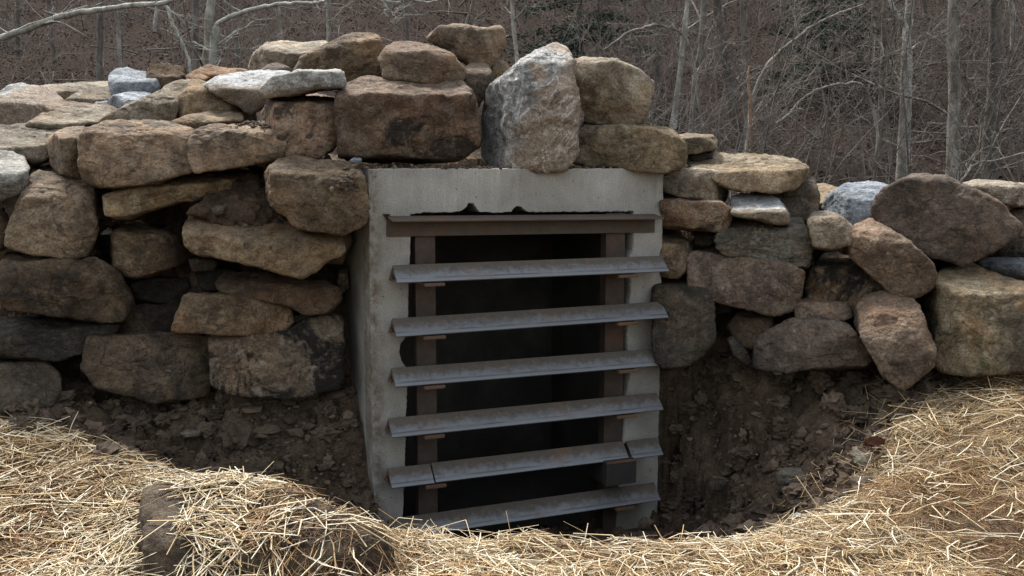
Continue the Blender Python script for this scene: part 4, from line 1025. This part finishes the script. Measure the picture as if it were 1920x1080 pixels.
# ------------------------------------------------------------------ straw mulch
fb_v, fb_f = ROCKS[[k for k, q in enumerate(ROCKS) if q[0] is FB][0]][1:]
bvh = BVHTree.FromPolygons([Vector(p) for p in fb_v], [tuple(int(i) for i in t) for t in fb_f])
fbmin, fbmax = fb_v.min(0), fb_v.max(0)
def surf(x, y):
    z = gz(x, y)
    near = np.argwhere((x > fbmin[0]) & (x < fbmax[0]) & (y > fbmin[1]) & (y < fbmax[1]))[:, 0]
    on = np.zeros(len(x), bool)
    for k in near:
        h = bvh.ray_cast(Vector((x[k], y[k], 3)), Vector((0, 0, -1)))
        if h[0] is not None and h[0].z > z[k]:
            z[k] = h[0].z; on[k] = True
    return z, on
def straw(name, xs_, ys_, lift, pitch_sd, length, width, tint, max_on=1.0):
    n = len(xs_)
    yaw = np.array([noise.noise((a * 2.2, b * 2.2, 21.0)) * 5.0 for a, b in zip(xs_, ys_)]) + NR.normal(0, 0.75, n)
    yaw = np.where(NR.random(n) < 0.35, NR.uniform(0, 6.283, n), yaw)
    hx, hy = np.cos(yaw) * length / 2, np.sin(yaw) * length / 2
    za, _ = surf(xs_ - hx * 0.8, ys_ - hy * 0.8); zb, _ = surf(xs_ + hx * 0.8, ys_ + hy * 0.8); zc, on = surf(xs_.copy(), ys_.copy())
    lim = length * 0.55
    za = np.clip(za, zc - lim, zc + lim); zb = np.clip(zb, zc - lim, zc + lim)
    mean = np.maximum(zc, (za + zb) / 2)
    dz = NR.normal(0, pitch_sd, n) * length / 2
    kink = np.where(NR.random(n) < 0.35, NR.normal(0, 0.22, n), NR.normal(0, 0.03, n)) * length
    ks = NR.uniform(0.3, 0.7, n)
    A = np.stack([xs_ - hx, ys_ - hy, za * 0.6 + mean * 0.4 + lift - dz], -1)
    B = np.stack([xs_ + hx, ys_ + hy, zb * 0.6 + mean * 0.4 + lift + dz], -1)
    Mi = A + (B - A) * ks[:, None] + np.stack([-np.sin(yaw) * kink, np.cos(yaw) * kink, np.abs(kink) * 0.25 + np.maximum(0, mean + lift - (A[:, 2] + B[:, 2]) / 2) * 0.7], -1)
    T = B - A; T /= np.linalg.norm(T, axis=1)[:, None]
    N1 = np.cross(T, np.array((0, 0, 1.0))); N1 /= np.linalg.norm(N1, axis=1)[:, None] + 1e-6
    N2 = np.cross(N1, T)
    ro = NR.uniform(0, 2.1, n)
    rings = []
    for Pp, s in ((A, 0.85), (Mi, 1.0), (B, 0.75)):
        for q in range(3):
            a = ro + q * 2.094
            fl = 0.6
            rings.append(Pp + (N1 * np.cos(a)[:, None] + N2 * np.sin(a)[:, None] * fl) * (width * s)[:, None])
    V = np.stack(rings, 1)
    b = np.arange(n)[:, None] * 9
    fs = []
    for s in (0, 3):
        for q in range(3):
            q2 = (q + 1) % 3
            fs.append(np.concatenate([b + s + q, b + s + q2, b + s + 3 + q2, b + s + 3 + q], 1))
    F = np.stack(fs, 1).reshape(-1, 4)
    return V, F, np.repeat(tint, 9), on

def straw_positions(n, sd):
    x = NR.uniform(-2.7, 3.0, n); y = NR.uniform(2.75, 5.4, n)
    e = straw_edge(x) - y + NR.normal(0, sd, n)
    k = (e > 0) & (np.abs(x) < y * 0.56 + 0.25)
    x, y = x[k], y[k]
    pat = np.array([noise.noise((a * 2.6, b * 2.6, 3.0)) + 0.5 * noise.noise((a * 7, b * 7, 9.0)) for a, b in zip(x, y)])
    return x, y, pat
x, y, pat = straw_positions(110000, 0.05)
k = NR.random(len(x)) < np.clip(0.9 + 1.9 * (pat + 0.1), 0.12, 1.0)
x, y, pat = x[k], y[k], pat[k]
k = NR.permutation(len(x))[:34000]; x, y, pat = x[k], y[k], pat[k]
n = len(x)
warm = np.array([noise.noise((a * 1.3 + 4, b * 1.3, 1.0)) for a, b in zip(x, y)])
centre = np.exp(-((x - 0.1) / 1.3) ** 2) * 0.19 + sstep(0.3, 1.2, x) * 0.18
lift = np.abs(NR.normal(0, 1, n)) ** 1.3 * 0.012 + 0.002
tint = np.clip(0.7 - 0.75 * np.clip(warm + 0.1, 0, 1) - centre + NR.normal(0, 0.2, n) + np.clip(lift * 3, 0, 0.15), 0, 1)
length = np.clip(np.exp(NR.normal(math.log(0.085), 0.55, n)) * (0.6 + 0.55 * np.clip(0.75 - 0.35 * x, 0.3, 1.3)), 0.03, 0.3)
coarse = np.clip(0.85 - 0.25 * x - 0.35 * (y - 3.6) - 0.5 * warm, 0.55, 1.25)
width = NR.uniform(0.001, 0.0036, n) * coarse
V, F, T, on = straw('straw', x, y, lift, 0.16, length, width, tint)
# straw slides off the bare face of the foreground boulder
px_, py_ = proj(V[:, 4])
drop = on & ((px_ < 335) | (NR.random(n) < 0.4))
drop |= (px_ > 245) & (px_ < 330) & (py_ > 925)
kk = ~drop
def sub(V, F, T, kk):
    idx = np.cumsum(kk) - 1
    Fq = F.reshape(len(kk), -1, 4)[kk]
    o_ = (idx[kk] - np.flatnonzero(kk)) * 9
    return V[kk].reshape(-1, 3), (Fq + o_[:, None, None]).reshape(-1, 4), T.reshape(len(kk), 9)[kk].ravel()
v1, f1, t1 = sub(V, F, T, kk)
# loose, longer stalks: sticking up along the crest, straying onto the soil
x2, y2, _ = straw_positions(9000, 0.22)
e2 = np.abs(straw_edge(x2) - y2); k = (e2 < 0.35) & (NR.random(len(x2)) < np.where(y2 > straw_edge(x2), 0.25, 0.55)); x2, y2 = x2[k], y2[k]
xr, yr = NR.uniform(1.2, 2.5, 260), NR.uniform(4.3, 5.35, 260)
k = (yr > straw_edge(xr)) & (yr < straw_edge(xr) + 0.5); x2 = np.concatenate([x2, xr[k]]); y2 = np.concatenate([y2, yr[k]])
n2 = len(x2)
V, F, T, on = straw('straw', x2, y2, np.abs(NR.normal(0, 0.012, n2)) + 0.006, 0.4, np.clip(np.exp(NR.normal(math.log(0.14), 0.4, n2)), 0.06, 0.33), NR.uniform(0.0015, 0.003, n2), np.clip(NR.normal(0.62, 0.15, n2), 0, 1))
v2, f2, t2 = sub(V, F, T, ~on)
# thick pale stalks lying loose on top
x3, y3, p3 = straw_positions(9000, 0.03)
k = (NR.random(len(x3)) < np.clip(0.75 - 0.28 * x3, 0.2, 1.0)) & (p3 > -0.25); x3, y3 = x3[k][:2600], y3[k][:2600]; n3_ = len(x3)
V, F, T, on = straw('straw', x3, y3, np.abs(NR.normal(0, 0.012, n3_)) + 0.022, 0.14, np.clip(np.exp(NR.normal(math.log(0.13), 0.4, n3_)), 0.05, 0.32), NR.uniform(0.0024, 0.0044, n3_), np.clip(NR.normal(0.8, 0.12, n3_), 0, 1))
qx, qy = proj(V[:, 4])
v3, f3, t3 = sub(V, F, T, ~((on & (qx < 340)) | ((qx > 245) & (qx < 330) & (qy > 925))))
me = mesh_np('straw', np.concatenate([v1, v2, v3]), np.concatenate([f1, f2 + len(v1), f3 + len(v1) + len(v2)]), True, np.concatenate([t1, t2, t3]))
tag(link('straw', me, M['straw']), 'golden straw mulch strewn over the foreground ground', 'straw', kind='stuff')

# a few brown curled leaves
def dead_leaf(px, py, Y, s, label, rot):
    c = U(px, py, Y); c[2] = max(c[2], float(surf(np.array([c[0]]), np.array([c[1]]))[0][0]) + s * 0.35)
    nu, nv = 9, 7
    vs = []
    for a in range(nu):
        for b in range(nv):
            t = a / (nu - 1); q = b / (nv - 1) * 2 - 1
            wd = math.sin(math.pi * min(1, t * 0.96 + 0.04)) ** 0.7 * 0.42 * (1 + 0.15 * math.sin(t * 22))
            vs.append(((t - 0.5) * 2 * s, q * wd * s * 1.3, (abs(q) ** 1.6 * 0.55 + 0.25 * (t - 0.4) ** 2) * s))
    R = Matrix.Rotation(rot, 3, 'Z') @ Matrix.Rotation(0.6, 3, 'X')
    vs = [R @ Vector(p) for p in vs]
    top = [tuple(p) for p in vs] + [tuple(p - Vector((0, 0, 0.0012))) for p in vs]
    fs = []
    for a in range(nu - 1):
        for b in range(nv - 1):
            i = a * nv + b
            fs.append((i, i + 1, i + nv + 1, i + nv)); fs.append((i + nu * nv, i + nv + nu * nv, i + nv + 1 + nu * nv, i + 1 + nu * nv))
    me = mesh_np('dead_leaf', np.array(top), np.array(fs), True, NR.uniform(0.2, 0.8, len(top)))
    o = link('dead_leaf', me, M['redleaf']); o.location = c
    tag(o, label, 'leaf', 'dead leaves in the straw')
dead_leaf(206, 1010, 3.62, 0.03, 'curled brown leaf in the straw left of the foreground boulder', 0.4)
dead_leaf(168, 853, 4.25, 0.028, 'small brown leaf near the top of the left straw bank', 1.4)
dead_leaf(1637, 835, 4.6, 0.055, 'large crumpled brown leaf at the right straw edge', 0.2)
dead_leaf(1878, 660, 5.0, 0.06, 'brown leaf against the yellowish-brown boulder at far right', 2.1)

# ------------------------------------------------------------------ woodland on the hillside
def hz(x, y): return float(gz(np.array([x]), np.array([y]))[0])
def wander(p, d, length, n, wob, rnd, lift=0.0):
    p = np.array(p, float); d = np.array(d, float); d /= np.linalg.norm(d)
    out = [p.copy()]
    for k in range(n):
        d = d + np.array((rnd.gauss(0, wob), rnd.gauss(0, wob), rnd.gauss(0, wob) + lift)); d /= np.linalg.norm(d)
        p = p + d * length / n
        out.append(p.copy())
    return out, d
def branches(tb, path, r0, rnd, count, lmin, lmax, depth, t0=0.15, spread=0.9, lift=0.04):
    m = len(path)
    for k in range(count):
        t = rnd.uniform(t0, 0.98) * (m - 1); i = int(t); f = t - i
        p = path[i] + (path[min(i + 1, m - 1)] - path[i]) * f
        ax = path[min(i + 1, m - 1)] - path[i]; ax /= np.linalg.norm(ax) + 1e-9
        a = rnd.uniform(0, 6.283)
        side = np.array((math.cos(a), math.sin(a), rnd.uniform(-0.25, 0.5)))
        d = ax * rnd.uniform(0.15, 0.8) + side * spread
        L = rnd.uniform(lmin, lmax) * (1.15 - 0.6 * t / m)
        rr = max(0.0035, r0 * (1 - 0.75 * t / m) * rnd.uniform(0.25, 0.5))
        pts, _ = wander(p, d, L, 6 if depth else 4, 0.16, rnd, lift)
        tb.tube(pts, np.linspace(rr, max(0.0025, rr * 0.3), len(pts)), 4 if rr > 0.012 else 3, rnd.uniform(0.2, 1.0))
        if depth:
            branches(tb, pts, rr, rnd, rnd.randint(3, 5), L * 0.25, L * 0.6, depth - 1, 0.2, 0.9, lift)

def tree(label, px0, py0, px1, py1, Y, wpx, bark, seed, height=11.0, nb=9, name='bare_tree', blen=2.2, group='bare woodland trees', wob=0.0):
    rnd = random.Random(seed)
    a, b = U(px0, py0, Y), U(px1, py1, Y)
    d = (b - a) / np.linalg.norm(b - a)
    zg = hz(a[0], Y)
    base = a + d * ((zg - 0.15 - a[2]) / d[2])
    r0 = wpx / FPX * Y / 2
    n_ = 26
    pts = []
    ph = rnd.uniform(0, 6)
    for k in range(n_ + 1):
        t = k / n_
        p = base + d * height * t
        p = p + np.array((math.sin(t * 9 + ph), math.cos(t * 7 + ph), 0)) * 0.05 * (1 + wob) + np.array((rnd.gauss(0, 0.012), rnd.gauss(0, 0.012), 0))
        pts.append(p)
    rad = [r0 * ((1.0 - 0.7 * k / n_) + 0.35 * math.exp(-k * 0.9)) * (1 + rnd.gauss(0, 0.04)) for k in range(n_ + 1)]
    root = bpy.data.objects.new(name, None); COL.objects.link(root); root.location = base
    tag(root, label, 'tree', group)
    tb = TB(); tb.tube([p - base for p in pts], rad, 10, 0.9)
    o = link('trunk', tb.mesh('trunk'), M[bark], root)
    cb = TB()
    branches(cb, [p - base for p in pts], r0, rnd, nb, blen * 0.5, blen * 1.3, 2, 0.12)
    link('crown', cb.mesh('crown'), M[bark if bark != 'bark_snag' else 'twig'], root)
    return root
tree('pale mottled tree at left whose white limb reaches right over the skyline', 384, 130, 399, 0, 15, 20, 'bark_pale', 1, nb=7)
tree('grey trunk left of the two blue-grey boulders', 184, 130, 183, 0, 20, 12, 'bark_grey', 2)
tree('thin pale trunk right above the larger blue-grey boulder', 224, 130, 216, 0, 20, 8, 'bark_pale', 3)
tree('dull grey trunk close left of the pale mottled tree', 364, 130, 370, 0, 18, 13, 'bark_grey', 4)
tree('thin pale trunk above the smooth sloping brown boulder', 620, 50, 622, 0, 24, 8, 'bark_pale', 5)
tree('slim mottled tree between the topmost boulder and the grey pinnacle', 968, 110, 956, 0, 17, 9, 'bark_pale', 6, nb=14)
tree('thin grey sapling trunk right behind the grey pinnacle', 1035, 80, 1042, 0, 22, 6, 'bark_grey', 7)
tree('pale leaning trunk right of the sloping-topped tan boulder', 1264, 190, 1291, 0, 19, 11, 'bark_white', 8, nb=7)
tree('stout dull trunk left of the broken snag', 1388, 290, 1349, 0, 18, 19, 'bark_brown', 9)
tree('ragged brown trunk between the pale leaning trunk and the stout one', 1300, 240, 1324, 0, 17, 13, 'bark_grey', 10, nb=14)
tree('tall pale trunk above the pale blue-grey ribbed boulder', 1688, 335, 1708, 40, 16, 18, 'bark_pale', 12, nb=14)
tree('stout mottled trunk above the purple-brown diamond boulder', 1781, 335, 1792, 0, 15, 26, 'bark_pale', 13, nb=11)
tree('stout dark brown trunk nearest the right picture edge', 1850, 335, 1866, 0, 16, 28, 'bark_brown', 14, nb=12)
tree('slender grey trunk just left of the broken snag', 1401, 285, 1391, 90, 17, 9, 'bark_grey', 15)
tree('crooked grey trunk just left of the tall pale trunk', 1640, 335, 1660, 60, 17, 11, 'bark_brown', 16, nb=16)
for k, (a, b, c, d_, Y, w_, far) in enumerate((
        (445, 100, 440, 0, 23, 7, 'thin distant trunk just right of the pale mottled tree'), (100, 130, 95, 0, 24, 7, 'thin brown trunk under the white limb, behind the long low tan slab'),
        (872, 60, 890, 0, 22, 5, 'very thin pale trunk rising behind the topmost boulder'), (1236, 220, 1225, 0, 21, 9, 'grey trunk just right of the sloping-topped tan boulder, left of the pale leaning trunk'),
        (1550, 300, 1562, 0, 27, 8, 'faint brown trunk in front of the dark evergreen at right'), (1902, 300, 1893, 0, 23, 9, 'thin pale trunk at the right picture edge'),
        (1482, 290, 1470, 0, 26, 8, 'faint grey trunk above the right end of the broad flat slab'), (30, 130, 36, 0, 25, 8, 'thin brown trunk nearest the left picture edge'),
        (530, 80, 524, 0, 25, 6, 'thin pale trunk behind the tan boulder at the back left of the pile'), (760, 80, 756, 0, 23, 7, 'thin grey trunk behind the reddish brown boulder'),
        (1120, 80, 1126, 0, 23, 7, 'thin brown trunk above the left end of the sloping-topped tan boulder'), (1182, 120, 1170, 0, 22, 8, 'pale thin trunk above the middle of the sloping-topped tan boulder'),
        (1600, 320, 1607, 0, 24, 7, 'thin grey trunk right of the dark evergreen'), (1745, 320, 1735, 0, 26, 8, 'faint brown trunk between the tall pale trunk and the stout mottled one'),
        (290, 100, 296, 0, 27, 7, 'faint pale trunk left of the hanging white branch'), (1330, 260, 1338, 0, 28, 7, 'faint grey trunk close left of the stout dull trunk'))):
    tree(far, a, b, c, d_, Y, w_, ('bark_grey', 'bark_brown', 'bark_pale')[k % 3], 40 + k, nb=8, blen=1.8, group='distant thin trees')

def limb_tree(name, label, paths, Y, mat, base_px, seed, twigs=10, cat='tree', tw=1.0):
    """A tree given by limbs traced in the photograph: [(pixel path, width0, width1, depth change)]."""
    rnd = random.Random(seed)
    root = bpy.data.objects.new(name, None); COL.objects.link(root)
    b0 = U(base_px[0], base_px[1], Y); b0[2] = hz(b0[0], Y) - 0.1
    root.location = b0
    tag(root, label, cat)
    first = True
    for path, w0, w1, dy in paths:
        P = []
        m = len(path)
        for k, (a, b) in enumerate(path):
            P.append(U(a, b, Y + dy * k / max(1, m - 1)))
        P = np.array(P)
        # Catmull-Rom resample
        t = np.linspace(0, m - 1, (m - 1) * 6 + 1); Q = []
        for s in t:
            i = min(int(s), m - 2); f = s - i
            p0, p1, p2, p3 = P[max(i - 1, 0)], P[i], P[i + 1], P[min(i + 2, m - 1)]
            Q.append(0.5 * ((2 * p1) + (-p0 + p2) * f + (2 * p0 - 5 * p1 + 4 * p2 - p3) * f * f + (-p0 + 3 * p1 - 3 * p2 + p3) * f ** 3))
        Q = [q - b0 + np.array((rnd.gauss(0, .006), rnd.gauss(0, .006), rnd.gauss(0, .006))) for q in Q]
        rad = np.linspace(w0, w1, len(Q)) / FPX * Y / 2 * np.array([1 + rnd.gauss(0, 0.05) for _ in Q])
        tb = TB(); tb.tube(Q, rad, 8, 0.95)
        limb = link('trunk' if first else 'limb', tb.mesh('limb'), M[mat], root)
        first = False
        if twigs:
            cb = TB(); branches(cb, Q, rad[0] * tw, rnd, twigs, 0.4, 1.3, 1, 0.1)
            tag(link('twigs', cb.mesh('twigs'), M[mat], limb), kind='stuff')
    return root
limb_tree('sycamore_tree', 'long white sycamore limb crossing the upper left corner', [
    ([(-330, 330), (-320, 200), (-300, 40), (-290, -200)], 46, 34, 0),
    ([(-305, 130), (-150, 118), (0, 73), (70, 47), (141, 24), (220, 14), (309, 3), (370, -12), (470, -50)], 15, 6, -1.2),
    ([(309, 3), (316, 18), (322, 42), (334, 66), (348, 95), (355, 118), (356, 150), (352, 190)], 6, 5, 0.2)], 13, 'bark_white', (-330, 330), 61, 7)
limb_tree('sycamore_tree', 'white sycamore limb slanting up right from the pale mottled tree', [
    ([(399, 320), (398, 130), (402, 70), (409, 45)], 16, 11, 0),
    ([(409, 45), (430, 32), (470, 18), (520, 8), (560, 5), (590, 6), (612, 0), (650, -20)], 9, 4, -0.5)], 14.4, 'bark_white', (399, 320), 62, 9)
limb_tree('sycamore_tree', 'white branching twigs hanging in at the top centre', [
    ([(660, -330), (668, -200), (690, -90), (712, -30)], 30, 14, 0),
    ([(712, -30), (716, 0), (726, 14), (722, 24), (728, 34)], 6, 3, 0),
    ([(716, 0), (740, 4), (757, 10), (752, 25), (748, 36)], 5, 2, 0),
    ([(720, 2), (760, -4), (800, 4), (830, -3)], 4, 2, 0.4)], 12, 'bark_white', (660, 300), 63, 3)
tb_root = limb_tree('broken_snag', 'broken orange-tan snag with a splintered top', [([(1410, 340), (1409, 290), (1408, 240), (1406, 190), (1403, 150), (1406, 124)], 7, 5, 0)], 13.5, 'bark_snag', (1410, 340), 64, 0)
limb_tree('arching_sapling', 'slender sapling arching up to the right from the broken snag', [([(1395, 330), (1404, 240), (1412, 178), (1440, 120), (1480, 82), (1522, 50), (1565, 28), (1620, 8)], 7, 3, 0)], 13.8, 'bark_pale', (1395, 330), 65, 12)
limb_tree('arching_sapling', 'low bent sapling arching left of the tall pale trunk', [([(1640, 330), (1645, 240), (1618, 162), (1580, 158), (1540, 166), (1505, 185), (1480, 212), (1455, 232)], 6, 3, -0.4)], 13.5, 'bark_pale', (1640, 330), 66, 12)
limb_tree('arching_sapling', 'bare sapling leaning left across the dark evergreen', [([(1672, 330), (1660, 210), (1630, 130), (1600, 90), (1560, 60)], 7, 3, 0)], 15, 'bark_grey', (1672, 330), 67, 16)
limb_tree('sycamore_tree', 'white limb stub rising left off the tall pale trunk at the top', [([(1700, 335), (1706, 120), (1700, 55), (1690, 36), (1674, 14), (1664, -20)], 10, 8, 0)], 15.9, 'bark_white', (1700, 335), 68, 4)
limb_tree('arching_sapling', 'drooping sapling whose arch crosses right of the pinnacle', [([(1330, 300), (1310, 190), (1290, 80), (1250, 50), (1210, 50), (1170, 66), (1130, 95)], 6, 3, -0.4)], 14, 'bark_pale', (1330, 300), 69, 10)
limb_tree('arching_sapling', 'thin bare branches forking low at the right picture edge', [
    ([(1800, 345), (1812, 325), (1835, 305), (1870, 300), (1920, 285)], 4, 2, 0),
    ([(1812, 325), (1808, 312), (1780, 312)], 3, 2, 0)], 11.0, 'bark_pale', (1800, 345), 70, 6)

# undergrowth: far too tangled to count
rnd = random.Random(77)
bt = TB()
for k in range(640):
    Y = 12.5 + 17 * rnd.random() ** 1.3
    X = rnd.uniform(-0.62, 0.62) * Y
    if X < 0.05 * Y and rnd.random() < 0.72: continue
    z = hz(X, Y) - 0.05
    h = rnd.uniform(1.2, 4.2)
    st, _ = wander((X, Y, z), (rnd.gauss(0, 0.28), rnd.gauss(0, 0.28), 1), h, 8, 0.13, rnd, 0.02)
    r0 = rnd.uniform(0.005, 0.018)
    bt.tube(st, np.linspace(r0, 0.004, len(st)), 4, rnd.uniform(0.1, 1))
    branches(bt, st, r0, rnd, rnd.randint(6, 9), h * 0.2, h * 0.5, 1, 0.12, 0.9, 0.03)
# fallen sticks
for k in range(260):
    Y = 12 + 20 * rnd.random(); X = rnd.uniform(-0.62, 0.62) * Y
    st, _ = wander((X, Y, hz(X, Y) + rnd.uniform(0.03, 0.3)), (rnd.gauss(0, 1), rnd.gauss(0, 0.5), rnd.gauss(0.1, 0.3)), rnd.uniform(0.6, 2.5), 5, 0.1, rnd)
    bt.tube(st, np.linspace(rnd.uniform(0.008, 0.03), 0.006, len(st)), 4, rnd.uniform(0.1, 1))
tag(link('undergrowth', bt.mesh('undergrowth'), M['twig']), 'tangle of bare twigs and brush covering the hillside', 'undergrowth', kind='stuff')

# leaf litter
def cards(n_, P, size, tint, name, mat, flat=0.5):
    a = NR.normal(0, 1, (n_, 3)); a[:, 2] *= flat; a /= np.linalg.norm(a, axis=1)[:, None]
    b = np.cross(a, NR.normal(0, 1, (n_, 3))); b /= np.linalg.norm(b, axis=1)[:, None]
    w_ = (size * NR.uniform(0.35, 0.7, n_))[:, None]; l_ = size[:, None]
    V = np.stack([P - a * l_, P + b * w_, P + a * l_, P - b * w_], 1)
    F = np.arange(n_ * 4).reshape(-1, 4)
    return mesh_np(name, V.reshape(-1, 3), F, False, np.repeat(tint, 4))
n_ = 60000
Yl = 9 + 26 * NR.random(n_) ** 0.9; Xl = NR.uniform(-0.62, 0.62, n_) * Yl
Pl = np.stack([Xl, Yl, gz(Xl, Yl) + NR.uniform(0, 0.05, n_)], 1)
tag(link('leaf_litter', cards(n_, Pl, NR.uniform(0.015, 0.045, n_), NR.beta(1.5, 2.0, n_), 'leaf_litter', M['leaf']), M['leaf']), 'brown fallen leaves carpeting the hillside', 'leaf litter', kind='stuff')

# dark evergreens far back
def evergreen(label, px, py, Y, h, seed, r=1.5):
    rnd = random.Random(seed)
    c = U(px, py, Y); z = hz(c[0], Y)
    root = bpy.data.objects.new('evergreen_tree', None); COL.objects.link(root); root.location = (c[0], Y, z)
    tag(root, label, 'tree', 'dark evergreens')
    tb = TB(); tb.tube([(0, 0, -0.1), (0.02, 0, h * 0.5), (0, 0.02, h)], [0.09, 0.06, 0.01], 7, 0.5)
    link('trunk', tb.mesh('trunk'), M['bark_brown'], root)
    bt_ = TB(); pts = []
    for k in range(70):
        t = rnd.uniform(0.06, 1); a = rnd.uniform(0, 6.283); L = r * (1 - t) ** 0.8 + 0.15
        st, _ = wander((0, 0, h * t), (math.cos(a), math.sin(a), 0.05), L, 5, 0.08, rnd, -0.07)
        bt_.tube(st, np.linspace(0.014, 0.004, len(st)), 3, 0.4)
        for q in range(int(110 * L) + 20):
            f = rnd.uniform(0.15, 1) * 5; i = min(int(f), 4)
            p = st[i] + (st[i + 1] - st[i]) * (f - i)
            pts.append(p + np.array((rnd.gauss(0, 0.1), rnd.gauss(0, 0.1), rnd.gauss(-0.02, 0.04))))
    tag(link('branches', bt_.mesh('branches'), M['bark_brown'], root), kind='stuff')
    pts = np.array(pts)
    link('foliage', cards(len(pts), pts, NR.uniform(0.02, 0.055, len(pts)), NR.uniform(0, 1, len(pts)), 'foliage', M['needle'], 0.3), M['needle'], root)
evergreen('dark evergreen showing through the twigs above the flat right slab', 1535, 250, 20.5, 4.0, 81, 1.4)
evergreen('dark evergreen behind the slim tree at the top centre', 1085, 60, 21, 5.0, 82, 1.8)
